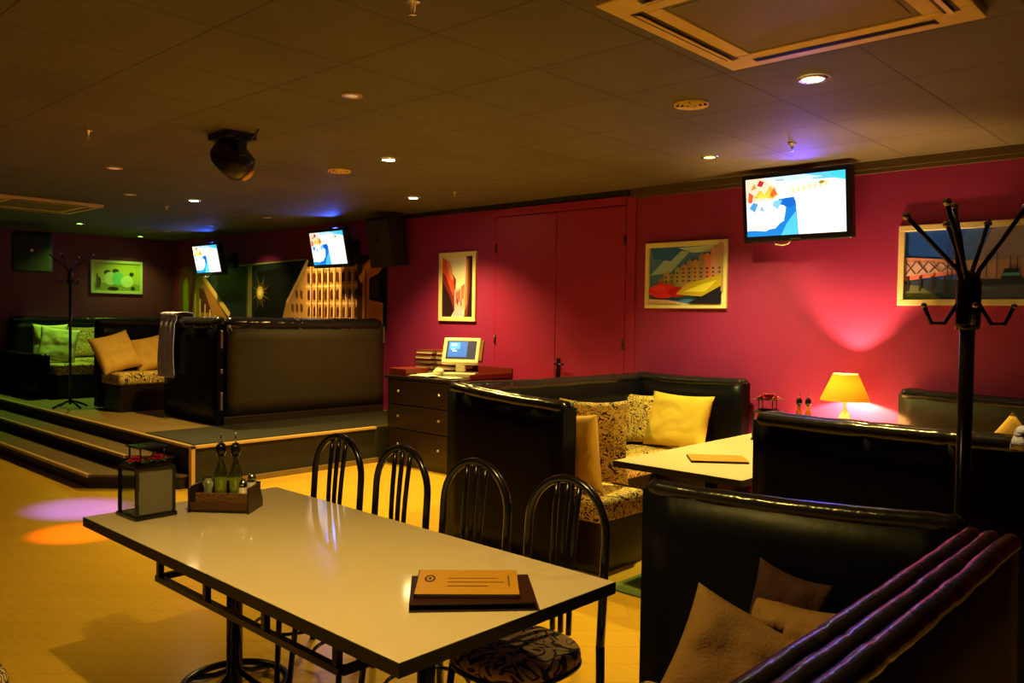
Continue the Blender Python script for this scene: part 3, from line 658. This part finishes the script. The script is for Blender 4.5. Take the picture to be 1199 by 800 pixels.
# ------------------------------------------------------------------ pictures
def picture(label, x0, x1, z0, z1, shapes, y=WY, fw=0.045, rz=0, loc=None):
    W, H = x1-x0, z1-z0
    p = thing('framed_picture', label, 'picture', loc or (x0, y, z0), rz)
    b = new(); box(b, 0,-0.03,0,W,-0.001,fw,0.004); box(b, 0,-0.03,H-fw,W,-0.001,H,0.004); box(b, 0,-0.03,fw,fw,-0.001,H-fw,0.004); box(b, W-fw,-0.03,fw,W,-0.001,H-fw,0.004)
    obj('frame', b, M['frame'], p)
    art('print', W-2*fw, H-2*fw, shapes, M['art'], p, (fw,-0.012,fw), 0.0005)
    return p
rnd = random.Random(3)
# townscape with red car-like blur, green lawn
sh_ = [((70,120,170), R4(0,0,1,1)), ((150,185,205), [(0,.5),(.35,.95),(.55,.9),(.3,.55)]), ((40,95,165), [(.02,1),(.5,1),(.3,.75),(.05,.8)]), ((180,200,205), [(.4,.98),(1,1),(1,.9),(.6,.88)])]
for k in range(11):
    x = 0.12+k*0.082; h = 0.42+0.055*k+rnd.uniform(-.04,.06); sh_.append(((170+rnd.randint(-25,30),130+rnd.randint(-20,30),75+rnd.randint(-20,25)), [(x,.2),(x+.085,.2),(x+.085,h),(x+.04,h+.05),(x,h)]))
    for q in range(4): sh_.append(((80,50,35), R4(x+.02, .38+.07*q, x+.05, .41+.07*q)) if .41+.07*q < h else ((170,130,80), R4(x+.02,.3,x+.03,.31)))
sh_ += [((205,40,30), ell(.22,.22,.21,.13)), ((235,60,45), ell(.15,.27,.10,.06)), ((170,20,25), ell(.42,.2,.13,.09)), ((180,155,30), [(.4,.16),(.55,.36),(.8,.42),(1,.5),(1,.3),(.75,.12)]), ((210,200,60), [(.5,.2),(.75,.33),(.95,.4),(.8,.2)]), ((25,22,35), [(.55,0),(.75,.12),(1,.3),(1,0)]), ((190,150,110), [(0,0),(.55,0),(.3,.06),(0,.08)])]
picture('cream-framed town picture with a red patch and green lawn, left of the large television', -4.45,-3.60,1.70,2.31, sh_)
# harbour
sh_ = [((25,75,160), R4(0,0,1,1)), ((60,100,165), [(.22,.2),(1,.2),(1,1),(.4,1)]), ((130,125,135), [(.40,.2),(1,.2),(1,1),(.55,1)]), ((165,140,120), R4(.4,.3,1,.55)), ((40,60,75), R4(0,0,1,.28)), ((95,110,60), [(0,0),(.25,.0),(.1,.2),(0,.22)]), ((70,80,95), R4(.5,.0,1,.2)),
       ((190,140,105), [(0,.62),(.4,.55),(.4,.50),(0,.56)]), ((205,120,85), [(0,.34),(.4,.42),(.4,.38),(0,.27)]), ((190,170,150), [(0,.56),(.4,.50),(.4,.42),(0,.34)])]
for k in range(5):
    x = .0+.08*k; sh_ += [((90,55,50), [(x,.56-.012*k),(x+.012,.56-.012*k),(x+.08,.37+.014*k),(x+.068,.37+.014*k)]), ((90,55,50), [(x,.36+.014*k),(x+.012,.36+.014*k),(x+.08,.55-.012*k),(x+.068,.55-.012*k)]), ((45,35,40), R4(x+.02,.12,x+.035,.34))]
for x, h in ((.28,.8),(.31,.7),(.52,.62),(.58,.66),(.66,.60),(.70,.58)): sh_.append(((50,60,80), R4(x,.3,x+.006,h)))
for x, h, wd in ((.79,.95,.016),(.87,.72,.012),(.93,.68,.012),(.98,.66,.012),(.84,.6,.01)): sh_.append(((60,25,25), R4(x,.15,x+wd,h)))
sh_ += [((60,25,25), [(.76,.22),(1,.28),(1,.34),(.76,.28)]), ((60,25,25), [(.8,.42),(1,.5),(1,.53),(.8,.45)]), ((30,40,60), [(.60,.22),(.74,.22),(.71,.42),(.63,.42)]), ((70,150,165), R4(.62,.32,.72,.36)), ((30,20,28), [(.76,.15),(1,.12),(1,.22),(.76,.25)]), ((70,100,110), ell(.5,.15,.1,.03))]
picture('wide cream-framed harbour picture behind the coat rack', -2.17,-1.02,1.73,2.33, sh_)
# narrow street
sh_ = [((245,225,200), R4(0,0,1,1)), ((120,40,35), [(0,1),(.45,.62),(.42,.1),(0,0)]), ((215,85,45), [(0,1),(.25,.9),(.4,.5),(.35,.35),(.1,.7),(0,.75)]), ((235,140,80), [(.12,.95),(.3,.85),(.38,.6),(.25,.65)]), ((40,20,25), [(0,.0),(0,.6),(.25,.35),(.4,.1),(.3,0)]), ((110,55,30), [(.78,1),(1,1),(1,0),(.72,0),(.8,.5)]), ((35,18,15), [(.88,1),(1,1),(1,0),(.82,0),(.9,.5)]), ((190,110,60), [(.78,.95),(.84,.95),(.82,.2),(.74,.1)]), ((225,165,140), [(.4,.45),(.78,.5),(.72,.12),(.42,.12)]), ((205,95,80), [(.45,.4),(.6,.45),(.6,.25),(.45,.22)]), ((200,110,70), [(.62,.5),(.74,.55),(.72,.3),(.64,.28)]), ((180,170,190), [(.35,0),(.72,0),(.62,.16),(.45,.16)]), ((60,30,40), R4(.5,.2,.53,.3)), ((90,40,40), R4(.62,.18,.65,.28))]
picture('tall narrow cream-framed street picture left of the red double door', -7.36,-6.74,1.54,2.34, sh_, fw=0.05)
# green picture on the far wall (faces +x)
sh_ = [((190,185,60), R4(0,0,1,1)), ((150,150,50), [(0,.3),(1,.25),(1,0),(0,0)]), ((60,55,25), ell(.3,.66,.08,.09)), ((60,55,25), ell(.47,.72,.07,.08)), ((205,205,120), ell(.36,.45,.13,.24)), ((120,190,110), ell(.52,.45,.13,.25)), ((210,215,130), ell(.72,.35,.14,.22)), ((60,50,25), ell(.82,.62,.05,.08)), ((50,45,20), ell(.42,.08,.12,.07)), ((60,55,25), ell(.85,.1,.05,.07)), ((90,90,35), R4(.06,.1,.1,.6)), ((90,70,30), ell(.12,.3,.04,.2))]
picture('cream-framed picture of figures on the far stage wall, lit green', 0,0.84,0,0.55, sh_, rz=PI/2, loc=(WXL,5.22,1.89))

# mural behind the stage
mu = thing('wall_mural', 'long printed mural of lit yellow buildings on the wall behind the stage', 'mural', (-14.14,WY,1.40))
W, H = 5.78, 0.98
sh_ = [((16,22,12), R4(0,0,1,.99)), ((24,38,20), R4(.36,.1,.63,.97)), ((18,30,18), [(.13,.9),(.40,.98),(.40,.15),(.25,.15)]),
       ((120,55,15), [(0,0),(0,.98),(.115,.99),(.12,.0)]), ((95,25,12), [(.07,.2),(.09,.98),(.125,.98),(.125,.0),(.07,0)]), ((140,135,20), [(.03,0),(.032,.72),(.052,.82),(.062,.7),(.065,0)]), ((150,70,15), [(.0,.99),(.0,.9),(.06,.9),(.06,.99)]),
       ((150,105,30), [(.12,.86),(.13,.88),(.30,.10),(.12,.0),(.085,.0),(.10,.5)]), ((195,165,60), [(.12,.9),(.14,.92),(.315,.2),(.305,.12)]), ((80,35,12), [(.13,.62),(.16,.6),(.21,.2),(.14,.2)])]
for k in range(5): sh_.append(((200,170,60), R4(.105+.03*k,.0,.113+.03*k,.52-.09*k)))
sh_ += [((120,115,45), R4(.405,.1,.43,.95)), ((60,62,30), R4(.40,.08,.408,.95)), ((150,160,60), [(.36,.975),(.68,1.0),(.68,.98),(.36,.945)]), ((8,8,4), [(.44,.1),(.46,.85),(.63,.9),(.60,.1)])]
for k in range(16):
    a = 2*PI*k/16; r_ = .05 if k % 2 else .034; c_, s_ = math.cos(a), math.sin(a)
    sh_.append(((120,95,20), [(.475-s_*.003,.52+c_*.018),(.475+s_*.003,.52-c_*.018),(.475+c_*r_,.52+s_*r_*5.9)]))
sh_ += [((190,160,40), ell(.475,.52,.017,.10)), ((235,215,90), ell(.475,.52,.009,.05))]
sh_ += [((165,120,45), [(.575,.0),(.60,.35),(.695,.98),(.70,.0)]), ((205,165,75), [(.60,.37),(.61,.36),(.70,.95),(.695,1.0)]), ((175,125,45), R4(.69,0,.92,.88)), ((150,100,35), [(.74,0),(.74,.90),(.79,.92),(.79,0)])]
for k in range(4): sh_.append(((205,160,75), R4(.69,.10+.24*k,.92,.13+.24*k)))
for r_ in range(3):
    for k in range(9):
        x = .70+.024*k; z = .17+.24*r_; sh_.append(((70,30,12), [(x,z),(x+.012,z),(x+.012,z+.11),(x+.006,z+.15),(x,z+.11)]))
    for k in range(4):
        x = .61+.02*k; z = .05+.2*r_; 
        if z < .1+.25*k: sh_.append(((90,55,20), R4(x,z,x+.008,z+.1)))
for k in range(8): sh_.append(((210,175,90), R4(.715+.024*k,0,.719+.024*k,.88)))
sh_ += [((55,30,12), R4(.905,0,.93,.9)), ((185,105,20), [(.925,0),(.925,.85),(.96,.98),(1.0,.83),(.985,.75),(.95,.68),(.95,.4),(1.0,.36),(1.0,0)]), ((215,150,40), [(.91,.7),(.96,.97),(.965,.9),(.92,.62)]), ((45,22,10), [(.955,.42),(.955,.66),(.985,.70),(.985,.44)]), ((60,35,12), R4(.935,0,.94,.8))]
art('print', W, H, sh_, M['art'], mu, (0,-0.012,0), 0.0006)
obj('backing_board', box(new(), 0,-0.011,0.0,W,-0.001,0.97), M['dark'], mu)

# ------------------------------------------------------------------ televisions
TV = [((250,252,255), R4(0,0,1,1)), ((90,195,240), [(.55,1),(1,1),(1,.88),(.7,.9)]), ((185,225,250), [(.2,1),(.6,1),(.8,.93),(.4,.9)]), ((60,200,225), [(.85,1),(1,1),(1,.84),(.88,.9)]),
      ((250,215,190), [(0,.6),(0,1),(.18,1),(.34,.82),(.3,.6)]), ((245,175,60), [(.08,.66),(.15,.80),(.2,.72),(.26,.86),(.31,.76),(.35,.70),(.28,.64),(.2,.67)]), ((250,215,70), [(.12,.68),(.16,.76),(.22,.70),(.24,.79),(.28,.69),(.2,.65)]), ((230,100,45), [(.25,.70),(.3,.83),(.33,.72),(.28,.66)]), ((215,85,50), [(.02,.6),(.03,.78),(.08,.72),(.06,.58)]), ((180,40,50), [(.12,.88),(.15,.97),(.2,.93),(.17,.85)]), ((235,140,60), [(.05,.80),(.09,.92),(.12,.84)]),
      ((20,120,215), [(0,0),(0,.1),(.3,.12),(.4,.3),(.42,.5),(.36,.52),(.34,.62),(.5,.64),(.52,.55),(.54,0)]), ((15,95,200), ell(.45,.55,.07,.08)), ((120,195,240), [(.3,.3),(.38,.6),(.3,.6),(.24,.4)]), ((235,240,250), [(0,.12),(.2,.08),(.4,.25),(.33,.45),(.2,.62),(.08,.45)]), ((70,150,220), [(.03,.5),(.08,.6),(.13,.56),(.09,.42)]), ((140,180,225), [(.14,.44),(.17,.54),(.2,.42)]), ((70,190,240), [(.36,0),(.54,0),(.52,.4),(.42,.2)])]
for k in range(7): TV.append(((235,215,150), R4(.48+.055*k, .70+.012*k, .51+.055*k, .79+.012*k)))
TV += [((150,130,60), ell(.78,.84,.03,.03)), ((150,150,160), R4(.32,.93,.40,.95))]
def tv(label, xc, y, zc, W, H, tilt, rz, gp, gc):
    t = thing('television', label, 'television', (xc, y, zc), rz)
    R_ = Matrix.Rotation(tilt, 4, 'X')
    def put(name, bm, mt, parent, mtx=R_):
        bm.transform(mtx); return obj(name, bm, mt, parent)
    b = new(); bz = 0.045*W; box(b, -W/2,-0.045,-H/2,W/2,0.045,H/2,0.014,3); put('casing', b, M['plastic'], t)
    s = art('screen', W-2*bz, H-2*bz*1.15, TV, M['screen'], t, (0,0,0), 0.0003)
    s.data.transform(Matrix.Translation((-W/2+bz, -0.0462, -H/2+bz*1.3))); s.data.transform(R_)
    b = new(); box(b, -0.045,-0.047,-H/2+bz*0.35,0.045,-0.0455,-H/2+bz*0.6); put('brand_mark', b, M['metalgrey'], t)
    b = new(); box(b, -W*0.18,0.045,-H*0.3,W*0.18,0.09,H*0.3,0.01); put('rear_housing', b, M['plastic'], t)
    b = new(); dd = WY-y-0.02
    box(b, -0.05,0.09,-0.03,0.05,dd*1.0-0.001,0.03) if dd > 0.1 else None
    box(b, -0.12,dd-0.03,-0.12,0.12,dd-0.001,0.12,0.004); obj('wall_bracket', b, M['matteblack'], t)
    b = new(); tube(b, [(-W*0.22,0.03,-H/2+0.01),(-W*0.2,0.02,-H/2-0.02),(-W*0.14,0.02,-H/2-0.03),(-W*0.08,0.02,-H/2-0.02),(-W*0.06,0.03,-H/2+0.01)], 0.006, 8); obj('cable', b, M['white'], t)
    big = W > 0.85
    spot('added_tv_spot', (xc+0.1, y-(0.16 if big else 0.02), zc+H/2+(-0.14 if big else 0.03)), (xc+0.25, y-0.75, CEIL), gp, 125, gc, 1.0, 0.03)  # added spot without a fitting, tints the ceiling above the set
    return t
tv('large wall television between the town picture and the harbour picture', -2.90,6.42,2.525,0.90,0.56,RD(7),RD(0),26,(0.10,0.05,1.0))
tv('wall television above the mural near the black speaker', -9.02,6.22,2.45,0.80,0.50,RD(12),RD(0),26,(0.04,0.10,1.0))
tv('leftmost wall television, above the left end of the mural', -12.27,6.22,2.43,0.84,0.50,RD(12),RD(0),26,(0.04,0.10,1.0))
for (x0, x1, z0, z1, lb) in ((-9.1,-8.72,2.2,2.80,'black ventilated box on the wall behind the television near the speaker'),(-12.4,-11.75,2.2,2.7,'black ventilated box on the wall behind the leftmost television')):
    pass
def speaker(label, x, y, z, rz, tilt, w_=0.36, h=0.60, d_=0.32):
    t = thing('wall_speaker', label, 'speaker', (x,y,z), rz); Rm = Matrix.Rotation(tilt,4,'X')
    b = box(new(), -w_/2,-d_/2,-h/2,w_/2,d_/2,h/2,0.02,3); b.transform(Rm); obj('cabinet', b, M['matteblack'], t)
    b = box(new(), -w_/2+0.02,-d_/2-0.012,-h/2+0.02,w_/2-0.02,-d_/2+0.002,h/2-0.02,0.008,2); b.transform(Rm); g = obj('grille', b, M['grille'], t)
    b = new(); cyl(b, (0,-d_/2-0.010,0.04),(0,-d_/2-0.018,0.04),0.022,14); b.transform(Rm); obj('tweeter_badge', b, M['chrome'], g)
    b = new(); cyl(b, (0,0.0,0),(0,max(0.17,d_/2)+0.12,0.03),0.02,10); obj('bracket', b, M['matteblack'], t)
    return t
speaker('black wall speaker mounted above the right end of the mural', -8.02,6.34,2.49,RD(8),RD(10))
speaker('large black speaker hanging in the dark at the far left', -13.3,4.05,2.44,RD(70),RD(8),0.5,0.56,0.4)

# ------------------------------------------------------------------ ceiling fittings
def downlight(x, y, k, label, r_=0.055):
    t = thing('downlight', label, 'ceiling light', (x,y,CEIL))
    obj('trim_ring', lathe(new(), [(r_+0.022,-0.001),(r_+0.020,-0.008),(r_,-0.010),(r_-0.004,-0.004)], seg=24, caps=False), M['chrome'] if k != 'o' else M['nosing'], t)
    obj('lens', lathe(new(), [(0.001,-0.006),(r_-0.003,-0.006),(r_-0.003,-0.001),(0.001,-0.001)], seg=20), {'w':M['em_w'],'g':M['em_g'],'o':M['em_off']}[k], t)
dl = ['bright warm downlight just below the large air-conditioning panel','green downlight above the red-patch town picture','bright warm downlight over the middle of the room, left of and above its neighbour','bright warm downlight close above the tall narrow street picture','warm downlight in front of the stage televisions','green downlight at the far left beside the far ceiling panel','green downlight above the green-lit picture']
for (x, y, k, p), lb in zip(DOWN_VISIBLE, dl): downlight(x, y, 'g' if k == 'y' else k, lb, 0.055 if k == 'w' else 0.045)
for x_, lb in ((-9.7,'small ceiling spot washing the right end of the mural'),(-11.2,'small ceiling spot washing the middle of the mural'),(-12.6,'small ceiling spot washing the left end of the mural')): downlight(x_,5.7,'o',lb,0.03)
downlight(-3.90,2.82,'o','unlit oval downlight in the middle of the dark ceiling',0.04)
downlight(-7.46,2.91,'o','dim small downlight left of the disco light',0.05)
downlight(-9.01,3.68,'o','dim downlight left of the leftmost warm one near the stage',0.04)
def vent(x, y, label, r_):
    t = thing('ceiling_vent', label, 'vent', (x,y,CEIL))
    b = new()
    for q, (a_, c_) in enumerate(((1.0,0.86),(0.72,0.58),(0.44,0.30))): lathe(b, [(r_*a_,-0.002),(r_*a_*0.97,-0.014-0.004*q),(r_*c_,-0.010),(r_*c_*0.96,-0.002)], seg=28, caps=False)
    lathe(b, [(r_*0.15,-0.002),(r_*0.13,-0.02),(0.001,-0.022)], seg=16, caps=False); obj('ring_louvres', b, M['acwhite'], t)
    b = new()
    for k in range(4): a = k*PI/2+0.4; cyl(b, (0,0,-0.012),(r_*0.9*math.cos(a),r_*0.9*math.sin(a),-0.010),0.006,6)
    obj('spokes', b, M['acslot'], t); obj('recess', lathe(new(), [(0.001,-0.0015),(r_*0.9,-0.0015),(r_*0.9,-0.0005)], seg=24, caps=False), M['acslot'], t)
vent(-2.54,4.20,'round ribbed ceiling vent above the green downlight',0.10)
vent(-6.01,4.22,'small round ceiling vent left of the brightest middle downlight',0.10)
for x, y, lb in ((-2.56,5.57,'sprinkler head hanging above the large television'),(-6.11,5.67,'sprinkler head near the top of the red double door'),(-2.56,2.14,'sprinkler head at the top edge of the photo'),(-6.06,2.19,'sprinkler head on the dark ceiling left of the disco light'),(-9.67,4.37,'sprinkler head in the ceiling before the stage televisions')):
    t = thing('sprinkler_head', lb, 'sprinkler', (x,y,CEIL))
    obj('escutcheon', lathe(new(), [(0.03,-0.001),(0.026,-0.008),(0.012,-0.012),(0.008,-0.045)], seg=14), M['knob'], t)
    obj('deflector', lathe(new(), [(0.002,-0.05),(0.018,-0.054),(0.018,-0.058),(0.002,-0.058)], seg=10), M['chrome'], t)
def cassette(label, x0, y0, x1, y1):
    W, D = x1-x0, y1-y0; t = thing('air_conditioner', label, 'air conditioner', (x0,y0,CEIL))
    g = 0.185
    b = new()
    for q in ((0,0,W,g),(0,D-g,W,D),(0,g,g,D-g),(W-g,g,W,D-g)): box(b, q[0],q[1],-0.035,q[2],q[3],-0.001,0.006)
    obj('fascia', b, M['acwhite'], t)
    b = new(); box(b, g,g,-0.028,W-g,D-g,-0.001)
    box(b, g+0.03,g+0.03,-0.031,W-g-0.03,D-g-0.03,-0.028,0.001)
    obj('intake_grille', b, M['acgrey'], t)
    for q in ((0.16,0.055,W-0.16,0.115),(0.16,D-0.115,W-0.16,D-0.055),(0.055,0.16,0.115,D-0.16),(W-0.115,0.16,W-0.055,D-0.16)):
        b = new(); box(b, q[0],q[1],-0.0365,q[2],q[3],-0.0352); s_ = obj('air_slot', b, M['acslot'], t)
        b = new(); hx = (q[2]-q[0])/2-0.01; hy = (q[3]-q[1])/2-0.01; horiz = hx > hy
        box(b, -hx,-hy*0.6,-0.002,hx,hy*0.6,0.002) if horiz else box(b, -hx*0.6,-hy,-0.002,hx*0.6,hy,0.002)
        f = obj('flap', b, M['acwhite'], s_, ((q[0]+q[2])/2,(q[1]+q[3])/2,-0.043), (RD(12),0,0) if horiz else (0,RD(12),0))
cassette('large cream air-conditioning cassette at the top of the ceiling, cut by the photo edge', -2.0,2.58,-0.9,3.68)
cassette('far cream air-conditioning cassette at the left edge of the ceiling', -11.25,2.74,-10.13,3.84)
# disco moving head
t = thing('disco_light', 'black moving-head disco light hanging from the ceiling at the left', 'stage light', (-5.40,2.90,CEIL))
obj('mount_plate', box(new(), -0.14,-0.11,-0.045,0.14,0.11,-0.001,0.008), M['matteblack'], t)
b = new(); box(b, -0.155,-0.03,-0.17,-0.125,0.03,-0.04,0.008); box(b, 0.125,-0.03,-0.17,0.155,0.03,-0.04,0.008); box(b, -0.155,-0.05,-0.06,0.155,0.05,-0.04,0.005); obj('yoke', b, M['matteblack'], t)
b = new(); lathe(b, [(0.06,-0.15),(0.11,-0.11),(0.122,-0.02),(0.118,0.07),(0.09,0.12),(0.03,0.14)], seg=22); hd = obj('head', b, M['plastic'], t, (0,0,-0.165), (RD(35),RD(-28),0))
obj('lens', lathe(new(), [(0.055,-0.151),(0.05,-0.165),(0.02,-0.175),(0.002,-0.177)], seg=18), M['gold'], hd)
b = new(); tube(b, [(0.12,0.02,-0.03),(0.2,0.03,-0.06),(0.27,0.03,-0.03),(0.30,0.03,-0.002)], 0.006, 8); obj('cable', b, M['matteblack'], t)
ML = (-5.52,2.82,2.50)
spot('disco_beam_violet', ML, (-7.05,2.5,0), 7000, 17, (0.035,0.02,1.0), 0.9, 0.02)
spot('disco_beam_orange', ML, (-6.3,2.22,0), 900, 15, (1.0,0.14,0.02), 0.8, 0.02)
spot('added_blue_wash', (-5.2,2.75,2.45), (-0.50,1.6,1.1), 3200, 13, (0.10,0.10,1.0), 0.8, 0.02)  # added beam, puts a blue sheen on the near booth's rolls


# ------------------------------------------------------------------ coat racks
def coat_rack(label, loc, H, arms, rz=0, thick=0.025):
    t = thing('coat_rack', label, 'coat rack', loc, rz)
    b = new(); cyl(b, (0,0,0.05),(0,0,H*0.795),thick,18); obj('pole', b, M['steel'], t)
    b = new(); lathe(b, [(thick*1.55,H*0.79),(thick*1.65,H*0.80),(thick*1.65,H*0.87),(thick*1.2,H*0.885),(0.004,H*0.89)], seg=20); obj('collar', b, M['steel'], t)
    for a, r_, z in arms:
        c_, s_ = math.cos(a), math.sin(a)
        h = obj('hook', tube(new(), [(thick*0.9*c_,thick*0.9*s_,H*0.86),(thick*1.5*c_,thick*1.5*s_,H*0.89),(r_*0.55*c_,r_*0.55*s_,z*0.42+H*0.895*0.58),(r_*c_,r_*s_,z)], 0.008, 8), M['steel'], t)
        b = new(); bmesh.ops.create_uvsphere(b, u_segments=10, v_segments=8, radius=0.014); bmesh.ops.translate(b, vec=(r_*c_,r_*s_,z), verts=b.verts); obj('hook_ball', b, M['chrome'], h, smooth=True)
    for k in range(4):
        a = k*PI/2+0.4; c_, s_ = math.cos(a), math.sin(a)
        h = obj('low_hook', tube(new(), [(thick*1.3*c_,thick*1.3*s_,H*0.835),(0.07*c_,0.07*s_,H*0.80),(0.11*c_,0.11*s_,H*0.80),(0.135*c_,0.135*s_,H*0.83)], 0.007, 8), M['steel'], t)
        b = new(); bmesh.ops.create_uvsphere(b, u_segments=8, v_segments=6, radius=0.010); bmesh.ops.translate(b, vec=(0.135*c_,0.135*s_,H*0.83), verts=b.verts); obj('hook_ball', b, M['chrome'], h, smooth=True)
    for k in range(4):
        a = k*PI/2+0.2; c_, s_ = math.cos(a), math.sin(a)
        obj('foot', tube(new(), [(0,0,0.10),(0.12*c_,0.12*s_,0.06),(0.22*c_,0.22*s_,0.015)], 0.014, 8), M['steel'], t)
    return t
# arm azimuths relative to camera right (az of world vector r0)
ra = math.atan2(0.6828,0.7304)
coat_rack('tall black metal coat rack standing in front of the harbour picture', (-0.79,3.10,0), 2.0, [(ra+PI-0.25,0.20,1.965),(ra+PI+0.7,0.19,1.99),(ra+PI/2+0.6,0.08,1.94),(ra+PI/2-0.05,0.12,2.01),(ra+0.1,0.20,2.0),(ra+0.8,0.20,1.955)], 0, 0.0235)
coat_rack('thin black coat stand on the stage at the far left', (-10.95,3.75,STZ), 1.92, [(ra+PI,0.26,1.90),(ra+0.2,0.26,1.90),(ra+PI/2,0.2,1.88),(ra-PI/2,0.2,1.90)], 0, 0.016)

# ------------------------------------------------------------------ dark bar shelf with bottles, far left
t = thing('bar_shelf', 'dark bar shelving in the shadows at the far left end', 'shelf', (-14.3,2.8,STZ))
obj('back_board', box(new(), 0,-0.95,0,0.03,1.0,1.95), M['matteblack'], t)
for z in (0.02,0.55,1.12,1.62): obj('shelf_board', box(new(), 0.03,-0.95,z,0.36,1.0,z+0.03), M['darkwood'], t)
for y in (-0.95,0.98): obj('side_board', box(new(), 0.03,y,0,0.36,y+0.02,1.95), M['darkwood'], t)
def dimbottle(loc, h, label, group):
    o = obj('bottle', lathe(new(), [(0.032,0),(0.034,0.01),(0.034,h*0.6),(0.013,h*0.78),(0.012,h)], seg=12), M['bottlew']); o.location = loc; return tag(o, label, 'bottle', group)
for k in range(9): dimbottle((-14.08,3.02+k*0.085,STZ+1.151), 0.27+0.05*((k*7)%4)/4, ['dim bottle, leftmost on the shadowy bar shelf','dim bottle, second from the left on the shadowy bar shelf','dim bottle, third from the left on the shadowy bar shelf','dim bottle, fourth from the left on the shadowy bar shelf','dim bottle in the very middle of the row on the shadowy bar shelf','dim bottle, fourth from the right on the shadowy bar shelf','dim bottle, third from the right on the shadowy bar shelf','dim bottle, second from the right on the shadowy bar shelf','dim bottle, rightmost on the shadowy bar shelf'][k], 'bottles on the dark bar shelf')
# small stage table
t = thing('side_table', 'small dark table on the stage behind the thin coat stand', 'table', (-12.0,4.85,STZ))
obj('table_top', box(new(), -0.35,-0.35,0.70,0.35,0.35,0.735,0.005), M['laminate2'], t); b = new(); cyl(b,(0,0,0.02),(0,0,0.70),0.03); lathe(b,[(0.2,0),(0.2,0.02),(0.04,0.04)]); obj('pedestal', b, M['steel'], t)
# green mat strip by the near booth
o = obj('floor_mat', box(new(), -3.35,4.0,0.001,-2.95,5.0,0.012,0.003), M['greenmat']); o.location = (0.45,-0.05,0); tag(o, 'small green mat on the floor behind the right corner of the foreground table', 'mat')
